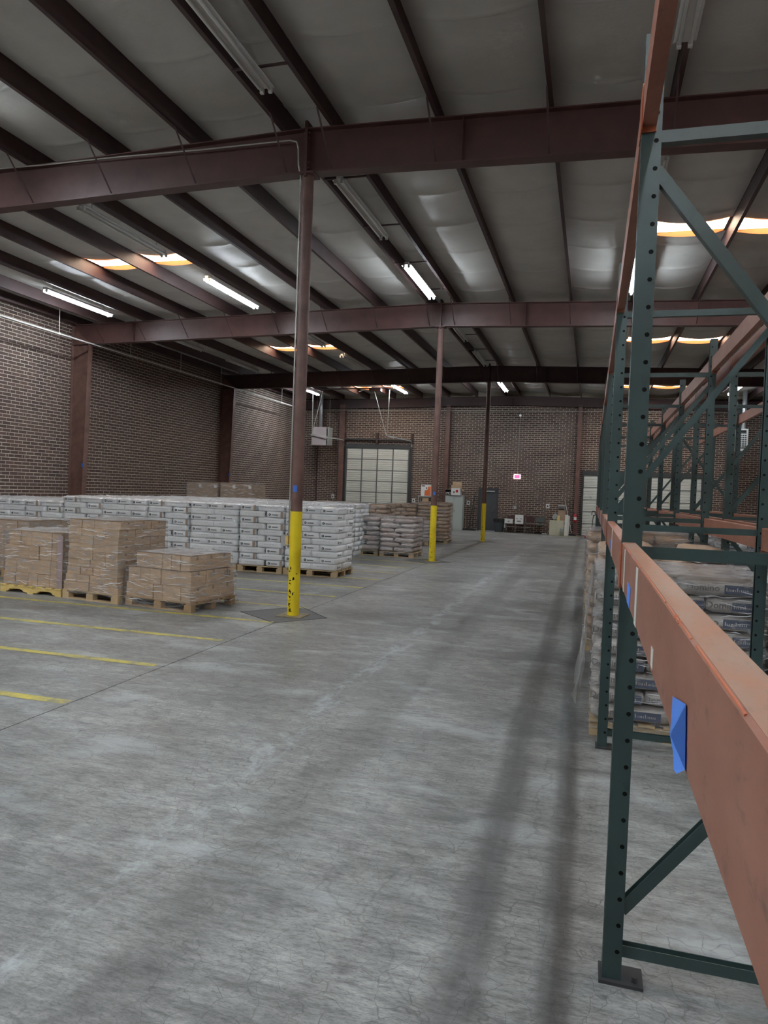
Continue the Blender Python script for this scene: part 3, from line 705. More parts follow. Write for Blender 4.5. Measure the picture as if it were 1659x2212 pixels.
# ================================================================== CLUTTER ALONG THE END WALL
def chair(x, label):
    c = thing('stacking_chair', label, 'chair', (x, YW-.5, 0), group='waiting chairs by the end wall')
    for s in (-.21, .21):
        MB().path([(s, -.22, 0), (s, -.2, .43)], .012, 8).build('front_leg', 'chrome', c); MB().path([(s, .22, 0), (s, .18, .43), (s, .24, .80)], .012, 8).build('rear_leg', 'chrome', c)
    MB().bar((-.21, -.21, .3), (.21, -.21, .3), .02, .02).build('stretcher', 'chrome', c)
    MB().box(-.22, .22, -.22, .2, .41, .46).build('seat', 'vinyl_brown', c, bevel=.015); MB().box(-.21, .21, .2, .235, .55, .82).build('backrest', 'vinyl_brown', c, bevel=.012)
chair(-3.84, 'brown chrome-legged chair holding a small white box'); chair(-3.38, 'brown chrome-legged chair holding a tall white box'); chair(-2.90, 'brown chrome-legged chair with empty seat')
def carton_mesh(nm, w, d, h, mat='carton', flaps=True):
    m = MB(); m.box(-w/2, w/2, -d/2, d/2, 0, h); m.box(-w/2-.0015, w/2+.0015, -.025, .025, h*.75, h+.0015, 1)
    m.box(-.001, .001, -d/2, d/2, h, h+.001, 2)
    return m.mesh(nm, [mat, 'kraft_dark', 'kraft_dark'])
b = thing('white_box', 'small white box on the seat beside the trash can', 'box', (-3.93, YW-.55, .46)); MB().box(-.2, .2, -.18, .18, 0, .2).build('box_body', 'paper_white', b, bevel=.006); MB().box(-.21, .21, -.19, .19, .2, .225).build('box_lid', 'paper_white', b, bevel=.004); MB().box(-.04, .05, -.1825, -.18, .08, .13).build('grey_print', 'ink_grey', b)
b = thing('white_box', 'tall white box with green print on middle chair', 'box', (-3.42, YW-.55, .46)); MB().box(-.2, .2, -.18, .18, 0, .42).build('box_body', 'paper_white', b, bevel=.006); MB().box(-.21, .21, -.19, .19, .42, .445).build('box_lid', 'paper_white', b, bevel=.004)
for sx in (-.1, .1): MB().box(sx-.03, sx+.03, -.1835, -.18, .24, .275).build('print_mark', 'ink', b)
MB().box(-.1, .1, -.1825, -.18, .1, .16).build('green_print', 'ink_grey', b)
t = thing('task_chair', 'grey fabric task chair on black swivel base', 'chair', (-2.42, YW-.5, 0))
MB().box(-.24, .24, -.23, .2, .42, .5).build('seat', 'fabric_grey', t, bevel=.04); MB().box(-.24, .22, .2, .27, .55, .84).build('backrest', 'fabric_grey', t, bevel=.03)
MB().tube((0, 0, .08), (0, 0, .43), .025, 10).build('gas_post', 'black_plastic', t); MB().bar((0, .2, .42), (0, .26, .62), .05, .02, (0, 1, 0)).build('back_stem', 'black_plastic', t)
for q in range(5):
    a = R(72*q+10); MB().bar((0, 0, .1), (.26*math.cos(a), .26*math.sin(a), .06), .04, .03).build('base_arm', 'black_plastic', t); MB().tube((.26*math.cos(a)-.02, .26*math.sin(a), .03), (.26*math.cos(a)+.02, .26*math.sin(a), .03), .03, 8).build('caster', 'black_plastic', t)
t = thing('trash_can', 'grey round trash can with black liner beside exit door', 'trash can', (-4.42, YW-.5, 0))
MB().lathe((0, 0, 0), [(.2, 0), (.25, .6), (.27, .61), (.27, .65), (.25, .65)], 20).build('barrel', 'trash_grey', t, smooth=True)
m = MB(); n = 28
pr = []
for i in range(n):
    a = 2*math.pi*i/n; k = .015*math.sin(i*3.1); pr.append((a, k))
for i in range(n):
    (a, k), (b_, k2) = pr[i], pr[(i+1) % n]
    A = [(.20+k, .60), (.278+k, .665), (.285+k*1.5, .5+k*3)]; B_ = [(.20+k2, .60), (.278+k2, .665), (.285+k2*1.5, .5+k2*3)]
    for q in range(2): m.quad((A[q][0]*math.cos(a), A[q][0]*math.sin(a), A[q][1]), (B_[q][0]*math.cos(b_), B_[q][0]*math.sin(b_), B_[q][1]), (B_[q+1][0]*math.cos(b_), B_[q+1][0]*math.sin(b_), B_[q+1][1]), (A[q+1][0]*math.cos(a), A[q+1][0]*math.sin(a), A[q+1][1]))
m.build('liner', 'black_plastic', t, smooth=True)
MB().lathe((.3, -.05, .22), [(.06, 0), (.06, .16), (.03, .2), (.025, .24)], 12).build('hung_bottle', 'paper_white', t, smooth=True)
t = thing('floor_scrap', 'flat white scrap with black end lying under task chair', 'scrap', (-2.2, YW-.6, 0)); MB().box(-.12, .15, -.04, .04, 0, .05).build('white_piece', 'paper_white', t, bevel=.01); MB().box(-.2, -.12, -.05, .05, 0, .04).build('black_piece', 'black_plastic', t, bevel=.008)
t = thing('filing_cabinet', 'low beige metal cabinet with things piled on top', 'cabinet', (-1.57, 35.85, 0))
MB().box(-.34, .34, -.24, .24, 0, .72).build('cabinet_body', 'beige', t, bevel=.008); MB().box(-.345, .345, -.245, .245, .72, .74).build('cabinet_top', 'beige', t, bevel=.004)
for q in (0, 1): MB().box(-.32+.33*q, -.01+.33*q, -.247, -.24, .03, .7).build('cabinet_door', 'beige', t)
t = thing('round_seat', 'grey round chair back standing on beige cabinet', 'seat', (-1.66, 35.9, .741)); MB().prism((0, -.03, .16), (0, .03, .16), [(.13*math.cos(R(i*20)), .17*math.sin(R(i*20))) for i in range(18)]).build('seat_pad', 'grey_metal', t, bevel=.01); MB().box(-.05, .05, -.05, .05, 0, .03).build('seat_foot', 'black_plastic', t)
t = thing('yellow_carton', 'small pale yellow carton standing on beige cabinet', 'carton', (-1.5, 35.72, .741)); MB().box(-.06, .06, -.05, .05, 0, .21).build('carton_body', 'pallet_yellow', t, bevel=.004); MB().box(-.061, .061, -.051, .051, .21, .22).build('carton_lid', 'paper_white', t)
o = link('brown_carton', carton_mesh('brown_carton', .34, .3, .5, 'carton_dull'), None, (-1.36, 35.9, .741)); tag(o, 'tall brown carton standing on the beige cabinet', 'carton')
t = thing('paper_tray', 'white paper tray with black edge on top of brown carton', 'tray', (-1.38, 35.88, 1.243)); m = MB(); m.prism((-.16, 0, .13), (.16, 0, .13), [(-.13, -.13), (.13, .10), (.13, .12), (-.13, -.11)]); m.build('white_sheet', 'paper_white', t); MB().box(-.12, .14, -.14, .1, 0, .05).build('black_tray', 'black_plastic', t, bevel=.01)
for q, (xx, hh, lb) in enumerate([(-1.15, 1.03, 'taller white board leaning beside the beige cabinet'), (-1.06, .98, 'thinner white board behind the taller leaning board')]):
    t = thing('leaning_board', lb, 'board', (xx, 35.55+.12*q, 0)); m = MB(); m.prism((0, 0, .005), (.03, .12, hh), [(-.06, -.02), (.06, -.02), (.06, .02), (-.06, .02)], (0, 1, 0)); m.build('board', 'white_metal', t, bevel=.004); MB().box(-.065, .065, -.03, .03, 0, .03).build('end_strip', 'grey_metal', t)
t = thing('wire_basket', 'small grey bin standing before the beige cabinet', 'bin', (-1.31, 35.5, 0)); MB().lathe((0, 0, 0), [(.07, 0), (.09, .3), (.1, .36), (.085, .36)], 12).build('bin_body', 'grey_metal', t, smooth=True); MB().path([(-.09, 0, .36), (0, 0, .44), (.09, 0, .36)], .006, 6).build('bin_handle', 'grey_metal', t)
def broom(x, y, top, lean, label, mat='galv', head=.3, hm='black_plastic'):
    t = thing('push_broom', label, 'broom', (x, y, 0), group='brooms along the end wall')
    MB().tube((0, 0, .06), (lean, YW-.03-y if abs(lean) < .6 else .3, top), .013, 8).build('handle', mat, t); MB().box(-head/2, head/2, -.04, .04, .03, .07).build('head_block', 'broom_wood' if hm != 'black_plastic' else hm, t, bevel=.006); MB().box(-head/2+.01, head/2-.01, -.03, .03, 0, .03).build('bristles', hm, t)
broom(-.86, 36.45, 1.75, -.42, 'long silver handled mop leaning by fire extinguisher', head=.42)
broom(-6.0, YW-.28, 1.95, .25, 'black broom leaning left of exit door frame', 'black_plastic')
broom(-6.16, YW-.3, 1.25, -.04, 'wood handled broom beside the grey cabinet', 'broom_wood', .22, 'broom_wood')
broom(-5.82, YW-.32, 1.2, .05, 'short dark dustpan broom nearest exit door', 'black_plastic', .42)
t = thing('dust_pan', 'black flat dust pan on floor below the brooms', 'dustpan', (-5.95, YW-.55, 0)); m = MB(); m.box(-.3, .3, -.12, .12, 0, .015); m.box(-.3, .3, .1, .12, .015, .08); m.box(-.3, -.285, -.12, .12, .015, .06); m.box(.285, .3, -.12, .12, .015, .06); m.build('pan', 'black_plastic', t); MB().tube((0, .1, .05), (.02, .3, .55), .012, 8).build('handle', 'black_plastic', t)
t = thing('fire_extinguisher', 'red fire extinguisher hung on brown wall post', 'extinguisher', (-.74, YW-.31, .68)); MB().lathe((0, 0, 0), [(.02, -.0), (.07, .0), (.075, .03), (.075, .3), (.05, .36), (.025, .38), (.025, .42)], 16).build('cylinder', 'red', t, smooth=True); MB().box(-.05, .03, -.02, .02, .42, .45).build('lever', 'black_plastic', t); MB().path([(.02, 0, .42), (.1, 0, .36), (.1, 0, .12)], .012, 6).build('hose', 'black_plastic', t)
MB().tube((0, 0, .1), (0, 0, .24), .0765, 16).build('paper_label', 'paper_white', t); MB().box(-.04, .04, .07, .085, .05, .4).build('bracket', 'grey_metal', t)
# grey locker cabinet and what stands on it
t = thing('storage_cabinet', 'tall pale grey metal storage cabinet behind wrapped pallets', 'cabinet', (-6.72, 36.42, 0))
MB().box(-.45, .45, -.23, .28, 0, 1.74).build('cabinet_body', 'locker_grey', t, bevel=.006); MB().box(-.46, .46, -.24, .29, 1.74, 1.76).build('cabinet_top', 'locker_grey', t)
for q in (0, 1): MB().box(-.44+.445*q, -.005+.445*q, -.245, -.23, .06, 1.7).build('cabinet_door', 'locker_grey', t)
MB().box(.03, .045, -.26, -.245, .9, 1.02).build('cabinet_handle', 'chrome', t)
t = thing('open_carton', 'open white carton with flaps up on grey cabinet', 'carton', (-6.64, 36.3, 1.762)); m = MB(); w, d, h = .48, .36, .36; m.box(-w/2, w/2, -d/2, -d/2+.006, 0, h); m.box(-w/2, w/2, d/2-.006, d/2, 0, h); m.box(-w/2, -w/2+.006, -d/2, d/2, 0, h); m.box(w/2-.006, w/2, -d/2, d/2, 0, h); m.box(-w/2, w/2, -d/2, d/2, 0, .006); m.build('carton_body', 'paper_white', t)
MB().prism((-w/2, -d/2, h), (w/2, -d/2, h), [(-.02, 0), (.0, .0), (.03, .16), (.01, .16)]).build('flap', 'carton', t); MB().prism((-w/2, d/2, h), (w/2, d/2, h), [(0, 0), (.01, 0), (-.02, .32), (-.03, .32)]).build('flap', 'carton', t); MB().prism((w/2, -d/2, h), (w/2, d/2, h), [(0, 0), (.01, 0), (.14, -.12), (.13, -.13)]).build('flap', 'carton', t)
MB().box(0, .12, -d/2-.002, -d/2, .14, .28).build('red_print', 'red', t); MB().box(-.14, -.04, -d/2-.002, -d/2, .1, .2).build('grey_print', 'ink_grey', t)
t = thing('tube_carton', 'dark open carton showing two white tube ends on grey cabinet', 'carton', (-7.03, 36.35, 1.762)); m = MB(); m.box(-.15, .15, -.2, .2, 0, .02); m.box(-.15, -.14, -.2, .2, .02, .28); m.box(.14, .15, -.2, .2, .02, .28); m.box(-.14, .14, .19, .2, .02, .28); m.build('carton_body', 'black_plastic', t); MB().box(-.152, .152, -.2, .2, .28, .295).build('carton_top', 'carton', t)
for sx in (-.068, .068):
    m = MB(); n = 16
    for i in range(n):
        a0, a1 = 2*math.pi*i/n, 2*math.pi*(i+1)/n
        for (ra, rb, y0, y1) in ((.064, .064, -.19, .15), (.044, .044, .15, -.19), (.044, .064, -.19, -.19)): m.quad((sx+ra*math.cos(a0), y0, .087+ra*math.sin(a0)), (sx+ra*math.cos(a1), y0, .087+ra*math.sin(a1)), (sx+rb*math.cos(a1), y1, .087+rb*math.sin(a1)), (sx+rb*math.cos(a0), y1, .087+rb*math.sin(a0)))
    m.build('white_tube', 'paper_white', t, smooth=True)
t = thing('work_shelf', 'grey metal shelf behind the brown bag pallets', 'shelf', (-8.2, 36.4, 0)); MB().box(-.4, .4, -.25, .25, 1.62, 1.66).build('shelf_top', 'grey_metal', t)
for sx in (-.37, .37):
    for sy in (-.22, .22): MB().bar((sx, sy, 0), (sx, sy, 1.62), .04, .04).build('shelf_post', 'grey_metal', t)
MB().box(-.39, .39, -.24, .24, 1.2, 1.23).build('middle_shelf', 'grey_metal', t)
o = link('brown_carton', carton_mesh('brown_carton', .34, .3, .34), None, (-8.22, 36.35, 1.231)); tag(o, 'plain brown carton on the middle of grey shelf', 'carton')
t = thing('printed_box', 'white and orange printed box on top of grey shelf', 'box', (-8.2, 36.3, 1.661)); MB().box(-.26, .26, -.14, .14, 0, .58).build('box_body', 'paper_white', t, bevel=.005)
MB().poly([(-.07, -.142, .02), (.255, -.142, .02), (.255, -.142, .5), (.12, -.142, .5), (.08, -.142, .33), (-.06, -.142, .28)]).build('orange_print', 'orange_print', t); MB().box(-.23, -.05, -.1425, -.14, .48, .55).build('dark_print', 'ink_grey', t); MB().box(0.0, .05, -.143, -.14, .36, .45).build('print_mark', 'ink', t)
t = thing('pallet_jack', 'black pallet jack with upright handle before the white door', 'pallet jack', (.05, 34.4, 0)); MB().path([(0, 0, .25), (.03, .05, .7), (.06, .1, 1.1)], .018, 8).build('tiller', 'black_plastic', t); MB().path([(-.02, .1, 1.1), (-.0, .1, 1.28), (.12, .1, 1.28), (.14, .1, 1.1), (.06, .1, 1.05)], .018, 8).build('grip_loop', 'black_plastic', t); MB().box(-.12, .14, -.05, .12, .1, .32).build('pump_body', 'black_plastic', t, bevel=.02)
for sx in (-.1, .1): MB().tube((sx, 0, .09), (sx+.05, 0, .09), .09, 14).build('wheel', 'black_plastic', t)
for sx in (-.22, .22): MB().box(sx-.08, sx+.08, .12, 1.2, .05, .1).build('fork', 'red', t)

# ================================================================== PALLETS
PCACHE = {}
def pallet(loc, rz, label, w=1.2, d=1.02, style='block', wood='wood', group='wooden pallets'):
    p = thing('pallet', label, 'pallet', loc, rz, group); key = (w, d, style, wood)
    if key not in PCACHE:
        L = []
        bw = .1
        if style == 'block':
            m = MB().box(-w/2, w/2, -bw/2, bw/2, 0, .018); me = m.mesh('deck_board', wood)
            for i in range(7): L.append(('deck_board', me, (0, -d/2+bw/2+(d-bw)*i/6, .122)))
            me = MB().box(-.05, .05, -d/2, d/2, 0, .018).mesh('cross_board', wood)
            for sx in (-w/2+.05, 0, w/2-.05): L.append(('cross_board', me, (sx, 0, .104)))
            me = MB().box(-.065, .065, -.05, .05, 0, .086).mesh('block', wood)
            for sx in (-w/2+.065, 0, w/2-.065):
                for sy in (-d/2+.05, 0, d/2-.05): L.append(('block', me, (sx, sy, .018)))
            me = MB().box(-w/2, w/2, -bw/2, bw/2, 0, .018).mesh('bottom_board', wood)
            for sy in (-d/2+.05, 0, d/2-.05): L.append(('bottom_board', me, (0, sy, 0)))
        else:
            # notched stringers along x
            pts = [(-w/2, .018), (-w/2, .104)]; top = [(w/2, .104), (w/2, .018)]
            n1 = []
            for c in (w*.24, -w*.24): n1 += [(c+.16, .018), (c+.13, .05), (c+.08, .06), (c-.08, .06), (c-.13, .05), (c-.16, .018)]
            out = [(-w/2, .018)]+[(x, z) for x, z in reversed(n1)]+[(w/2, .018), (w/2, .104), (-w/2, .104)]
            m = MB(); n = len(out)
            m.poly([(x, -.02, z) for x, z in out]); m.poly([(x, .02, z) for x, z in reversed(out)])
            for (a, b) in zip(out, out[1:]+out[:1]): m.quad((a[0], .02, a[1]), (b[0], .02, b[1]), (b[0], -.02, b[1]), (a[0], -.02, a[1]))
            me = m.mesh('stringer', wood)
            for sy in (-d/2+.02, 0, d/2-.02): L.append(('stringer', me, (0, sy, 0)))
            me = MB().box(-.06, .06, -d/2-.01, d/2+.01, 0, .018).mesh('deck_board', wood)
            for i in range(7): L.append(('deck_board', me, (-w/2+.06+(w-.12)*i/6, 0, .104)))
            me = MB().box(-.06, .06, -d/2, d/2, 0, .018).mesh('bottom_board', wood)
            for sx in (-w/2+.06, 0, w/2-.06): L.append(('bottom_board', me, (sx, 0, 0)))
        PCACHE[key] = L
    for (nm, me, lc) in PCACHE[key]: link(nm, me, p, lc)
    return p
PT = .14   # load height on a block pallet

# ---- bags
def bag_data(nm, mat, L, W_, H, seed, puff=.12, n=(8, 6, 3), rough=.006, seam=True):
    vs_, fs = grid_box(*n); out = []
    for (x, y, z) in vs_:
        e = max(abs(x), abs(y)); ex, ey = abs(x)**6, abs(y)**6
        hz = H/2*(1-puff*1.4*max(ex, ey*.8))
        k = 1-(.02+.2*puff)*(abs(z)**4); X = x*L/2*(1-.03*ey)*k; Y = y*W_/2*(1-.02*ex)*k
        p = Vector((X*4+seed, Y*4, z*2)); nz = noise.noise(p)
        out.append((X+rough*noise.noise(p*2.3+Vector((5, 0, 0))), Y+rough*noise.noise(p*2.1+Vector((0, 9, 0))), H/2+z*hz+rough*1.6*nz*(1 if z > 0 else .3)))
    me = bpy.data.meshes.new(nm); me.from_pydata(out, [], fs); me.materials.append(M[mat])
    me.polygons.foreach_set('use_smooth', [True]*len(me.polygons)); me.update(); return me
def layer_slots(w, d, L, W_, odd, kind):
    """five bags per layer; (x, y, rot, front?, right?)"""
    if kind == 'A':
        if not odd: return [(-w/4, -d/2+W_/2, 0), (w/4, -d/2+W_/2, 0)]+[(-w/2+w/6+w/3*i, d/2-L/2, 90) for i in range(3)]
        return [(-w/4, d/2-W_/2, 0), (w/4, d/2-W_/2, 0)]+[(-w/2+w/6+w/3*i, -d/2+L/2, 90) for i in range(3)]
    if not odd: return [(-w/2+W_/2, -d/4, 90), (-w/2+W_/2, d/4, 90)]+[(w/2-L/2, -d/2+d/6+d/3*i, 0) for i in range(3)]
    return [(w/2-W_/2, -d/4, 90), (w/2-W_/2, d/4, 90)]+[(-w/2+L/2, -d/2+d/6+d/3*i, 0) for i in range(3)]
# white printed bags
WL, WW, WH = .59, .385, .132
WB = [bag_data('flour_bag', 'bag_white', WL, WW, WH*1.01, 3.7*i, .05, (8, 6, 4), .005) for i in range(5)]
def print_mesh():
    m = MB()
    for s in (1, -1):
        x = s*(WL/2+.004); y0 = -.12*s
        def P(u, v): return (x, s*u, .066+v)
        # emblem: dark disc with a pale swirl cut
        pts = [P(-.115+.026*math.cos(R(i*30)), .026*math.sin(R(i*30))) for i in range(12)]; m.poly(pts if s > 0 else pts[::-1])
        q = [P(-.118+.008*math.cos(R(i*60)), .012*math.sin(R(i*60))) for i in range(6)]; q = [(a[0]+s*.001, a[1], a[2]) for a in q]; m.poly(q if s > 0 else q[::-1], 1)
        # line of short strokes standing for the small print
        u = -.066
        for i in range(9):
            w = (.017, .014, .016, .013, .017, .015, .018, .013, .016)[i]; a, b, h0, h1 = u, u+w-.003, -.014, .004
            q = [P(a, h0), P(b, h0), P(b, h1), P(a, h1)]; m.poly(q if s > 0 else q[::-1]); u += w
    return m.mesh('printed_mark', ['ink', 'bag_white'])
PRN = print_mesh()
KST = MB().box(-.026, .026, -.006, .0, .004, .128).mesh('kraft_strip', 'kraft_strip')
WSIDE = MB()
for yy in (-WW/2-.002, WW/2+.002):
    for i in range(5): WSIDE.box(-.13+.06*i, -.09+.06*i, yy-.0005, yy+.0005, .075, .079)
WSIDE = WSIDE.mesh('side_print', 'ink_grey')
PAL = [('A', 1.2), ('B', 1.04), ('A', 1.16), ('B', 1.05), ('A', 1.16), ('B', 1.05), ('B', 1.05), ('A', 1.16), ('B', 1.05)]
rnd = random.Random(11)
stuff_bags = MB()
def add_stuff_bag(x, y, z, rz, me):
    n = len(stuff_bags.v); c, s = math.cos(rz), math.sin(rz)
    for v in me.vertices: stuff_bags.v.append((x+v.co.x*c-v.co.y*s, y+v.co.x*s+v.co.y*c, z+v.co.z))
    for p in me.polygons: stuff_bags.f.append(tuple(n+i for i in p.vertices)); stuff_bags.m.append(0)
LOWB = bag_data('flour_bag_low', 'bag_white', WL, WW, WH, 1.3, .05, (3, 2, 2))
def top_sheet(loc, w, d, label, seed, mat='film_top', amp=.03):
    m = MB(); nx, ny = 14, 12; idx = {}
    for i in range(nx+1):
        for j in range(ny+1):
            u, v = i/nx, j/ny; x = (u-.5)*(w+.03); y = (v-.5)*(d+.03); e = max(abs(u-.5), abs(v-.5))*2
            z = .012+amp*abs(noise.noise((x*5+seed, y*5, seed)))+amp*.6*abs(noise.noise((x*11, y*11+seed, 0)))-(.05 if e > .99 else 0)
            idx[(i, j)] = len(m.v); m.v.append((x, y, z))
    for i in range(nx):
        for j in range(ny): m.f.append((idx[(i, j)], idx[(i+1, j)], idx[(i+1, j+1)], idx[(i, j+1)])); m.m.append(0)
    o = m.build('plastic_sheet', mat); o.location = loc; tag(o, label, 'plastic sheet', 'crumpled plastic sheets on the white bags'); return o
x = -5.0; YF = 14.0; NPW = 0
for i, (kind, w) in enumerate(PAL):
    d = 1.2 if kind == 'A' or True else 1.2
    d = 1.05 if kind == 'A' else 1.22
    lay = 10 if i < 6 else 9
    cx, cy = x-w/2, YF+d/2+.02*rnd.random(); z0 = PT
    pn = 'rightmost white stack' if i == 0 else '%s white stack from the right' % ORD[i+1]
    pallet((cx, cy, 0), 0, 'pale block pallet under the %s' % pn, w, d)
    ph = i % 2
    for l in range(lay):
        odd = (l+ph) % 2; zz = z0+l*WH*.985
        slots = layer_slots(w-.02, d-.02, WL, WW, odd, kind)
        nf = 0
        for q, (sx, sy, rot) in enumerate(sorted(slots, key=lambda a: (round(a[1], 2), a[0]))):
            front = (sy-(WW/2 if rot == 0 else WL/2)) < -d/2+.05; right = i == 0 and (sx+(WL/2 if rot == 0 else WW/2)) > w/2-.05
            if not (front or right or l == lay-1):
                add_stuff_bag(cx+sx, cy+sy, zz, R(rot), LOWB); continue
            b = link('flour_bag', rnd.choice(WB)); b.location = (cx+sx+rnd.uniform(-.01, .01), cy+sy+rnd.uniform(-.012, .012), zz); b.rotation_euler = (0, 0, R(rot+(180 if rnd.random() < .5 and rot == 0 else 0)+rnd.uniform(-1.2, 1.2)))
            if front: nf += 1; where = '%s along the front' % ORD[nf]
            elif right: where = 'right side%s' % (' rear' if sy > d*.2 else '')
            else: where = 'behind the front, bag %s' % ORD[q+1]
            tag(b, 'white bag, layer %s up, %s, %s' % (ORD[l+1], where, pn), 'bag', 'white printed bags in the big block')
            link('printed_mark', PRN, b)
            if rot == 0 and front: link('side_print', WSIDE, b)
            if front and rot == 90 and kind == 'B': link('kraft_strip', KST, b, (-WL/2-.004, WW/2-.02 if False else -WW/2+.03, 0)).rotation_euler = (0, 0, R(-90))
    top_sheet((cx, cy, z0+lay*WH*.985), w, d, 'crumpled clear plastic on top of the %s' % pn, i*3.1)
    # rows behind
    for rw in range(1, 5):
        if i == 0: continue
        if rw == 4 and i > 4 or (rw >= 2 and i == 8): continue
        cyy = YF+1.24*rw+d/2
        for l in range(lay):
            for (sx, sy, rot) in layer_slots(w-.02, d-.02, WL, WW, (l+rw) % 2, kind):
                if l < lay-2 and not (i == 1 and l >= 0): continue
                add_stuff_bag(cx+sx, cyy+sy, z0+l*WH*.985, R(rot), LOWB)
        stuff_bags.box(cx-w/2+.05, cx+w/2-.05, cyy-d/2+.05, cyy+d/2-.05, 0, z0 if i == 1 else z0+(lay-2)*WH*.985)
        top_sheet((cx, cyy, z0+lay*WH*.985), w, d, 'crumpled plastic %s behind the %s' % (['', 'one row', 'two rows', 'three rows', 'four rows'][rw], pn), i*3.1+rw*7.7)
    x -= w+.03
so = stuff_bags.build('white_bag_bulk', 'bag_white', None, smooth=True); tag(so, 'mass of white bags stacked behind the front row of white stacks', 'bags', kind='stuff')

# ---- stretch film shells
def film_shell(loc, rz, w, d, z0, z1, label, seed, mat='film', taper=0.0, top='film_top', amp=.014, group='stretch film around loads', flare=.0, glint_pleats=26):
    f = thing('stretch_film', label, 'stretch film', loc, rz, group); m = MB(); rows = 14
    per = []; nx, ny = 14, 12
    for i in range(nx): per.append((-w/2+w*i/nx, -d/2))
    for i in range(ny): per.append((w/2, -d/2+d*i/ny))
    for i in range(nx): per.append((w/2-w*i/nx, d/2))
    for i in range(ny): per.append((-w/2, d/2-d*i/ny))
    n = len(per)
    for j in range(rows+1):
        t = j/rows; z = z0+(z1-z0)*t
        for (px, py) in per:
            s = 1-taper*t; dv = Vector((px, py, 0)); L = dv.length or 1
            o = .008+amp*abs(noise.noise((px*6+seed, py*6, z*9)))+amp*.7*noise.noise((px*3, py*3+seed, z*24))+(flare*(1-t)**4)
            k = s+o/L; m.v.append((px*k, py*k, z+(.012*noise.noise((px*5, py*5, seed)) if j in (0, rows) else 0)))
    for j in range(rows):
        for i in range(n):
            a = j*n+i; b = j*n+(i+1) % n; m.f.append((a, b, b+n, a+n)); m.m.append(0)
    m.build('film_sides', mat, f, smooth=True)
    rp = random.Random(int(seed*17)+3); m = MB(); PL = 2*(w+d)  # pale strips added as glare streaks, laid like gathered folds of film
    def on_per(u):
        u %= PL
        if u < w: return (-w/2+u, -d/2, 0, -1)
        u -= w
        if u < d: return (w/2, -d/2+u, 1, 0)
        u -= d
        if u < w: return (w/2-u, d/2, 0, 1)
        return (-w/2, d/2-(u-w), -1, 0)
    for q in range(int(glint_pleats*(z1-z0)*PL)):
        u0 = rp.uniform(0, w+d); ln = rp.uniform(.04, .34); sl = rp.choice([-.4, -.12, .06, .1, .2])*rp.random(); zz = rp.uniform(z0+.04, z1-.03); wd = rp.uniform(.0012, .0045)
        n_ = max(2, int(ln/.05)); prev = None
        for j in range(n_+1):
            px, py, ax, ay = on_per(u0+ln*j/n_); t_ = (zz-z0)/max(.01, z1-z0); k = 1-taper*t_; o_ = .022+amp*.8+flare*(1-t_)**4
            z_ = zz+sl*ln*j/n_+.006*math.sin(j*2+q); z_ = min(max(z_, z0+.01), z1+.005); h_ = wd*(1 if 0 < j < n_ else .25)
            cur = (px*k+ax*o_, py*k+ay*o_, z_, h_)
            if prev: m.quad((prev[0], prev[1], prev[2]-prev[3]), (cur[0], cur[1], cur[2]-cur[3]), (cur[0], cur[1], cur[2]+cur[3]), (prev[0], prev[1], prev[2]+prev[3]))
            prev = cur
    if m.v: m.build('film_glint_pleats', 'film_glint_pleat', f)['kind'] = 'stuff'
    if top:
        m = MB(); g = 12; idx = {}
        for i in range(g+1):
            for j in range(g+1):
                u, v = i/g-.5, j/g-.5; px, py = u*w*(1-taper)*1.01, v*d*(1-taper)*1.01
                idx[(i, j)] = len(m.v); m.v.append((px, py, z1+.008+amp*2*abs(noise.noise((px*6+seed, py*6, 2)))))
        for i in range(g):
            for j in range(g): m.f.append((idx[(i, j)], idx[(i+1, j)], idx[(i+1, j+1)], idx[(i, j+1)])); m.m.append(0)
        m.build('film_top', top, f, smooth=True)
    return f

# ---- cartons on four pallets, front left
CC = {}
def carton(parent_loc, rz, lx, ly, lz, w, d, h, label, group, mat='carton', jit=.006):
    key = (round(w, 3), round(d, 3), round(h, 3), mat)
    if key not in CC:
        m = MB(); m.box(-w/2, w/2, -d/2, d/2, 0, h); m.box(-w/2-.001, w/2+.001, -.022, .022, h*.7, h+.001, 1); m.box(-.0015, .0015, -d/2-.0008, d/2+.0008, h*.0, h+.0008, 1)
        CC[key] = m.mesh('carton', [mat, 'kraft_dark'])
    c, s = math.cos(rz), math.sin(rz); lx += rnd.uniform(-jit, jit); ly += rnd.uniform(-jit, jit)
    o = link('carton', CC[key], None, (parent_loc[0]+lx*c-ly*s, parent_loc[1]+lx*s+ly*c, lz)); o.rotation_euler = (0, 0, rz+rnd.uniform(-.012, .012)); o.modifiers.new('bevel', 'BEVEL').width = .004
    tag(o, label, 'carton', group); return o
def carton_stack(loc, rz, tiers, z, pname, group, mat='carton'):
    """tiers: list of (height, total_w, total_d, xoff, list of widths fractions, deep count)"""
    for ti, (h, tw, td, xo, fr_, nd) in enumerate(tiers):
        tot = sum(fr_); u = -tw/2+xo
        for ci, fq in enumerate(fr_):
            wq = tw*fq/tot
            for di in range(nd):
                if not (di == 0 or ci == len(fr_)-1 or ti == len(tiers)-1 or (ti+1 < len(tiers) and tiers[ti+1][1] < tw-.1)): continue
                dq = td/nd
                wh = '%s from left' % ORD[ci+1] + ('' if di == 0 else (', %s behind the front' % ORD[di]))
                carton(loc, rz, u+wq/2, -td/2+dq*(di+.5), z, wq-.005, dq-.005, h-.003, 'brown carton %s, tier %s up, %s' % (wh, ORD[ti+1], pname), group, mat)
            u += wq
        z += h
def from_corner(cx, cy, rz, w, d):
    c, s = math.cos(rz), math.sin(rz); lx, ly = -w/2, d/2
    return (cx+lx*c-ly*s, cy+lx*s+ly*c, 0)
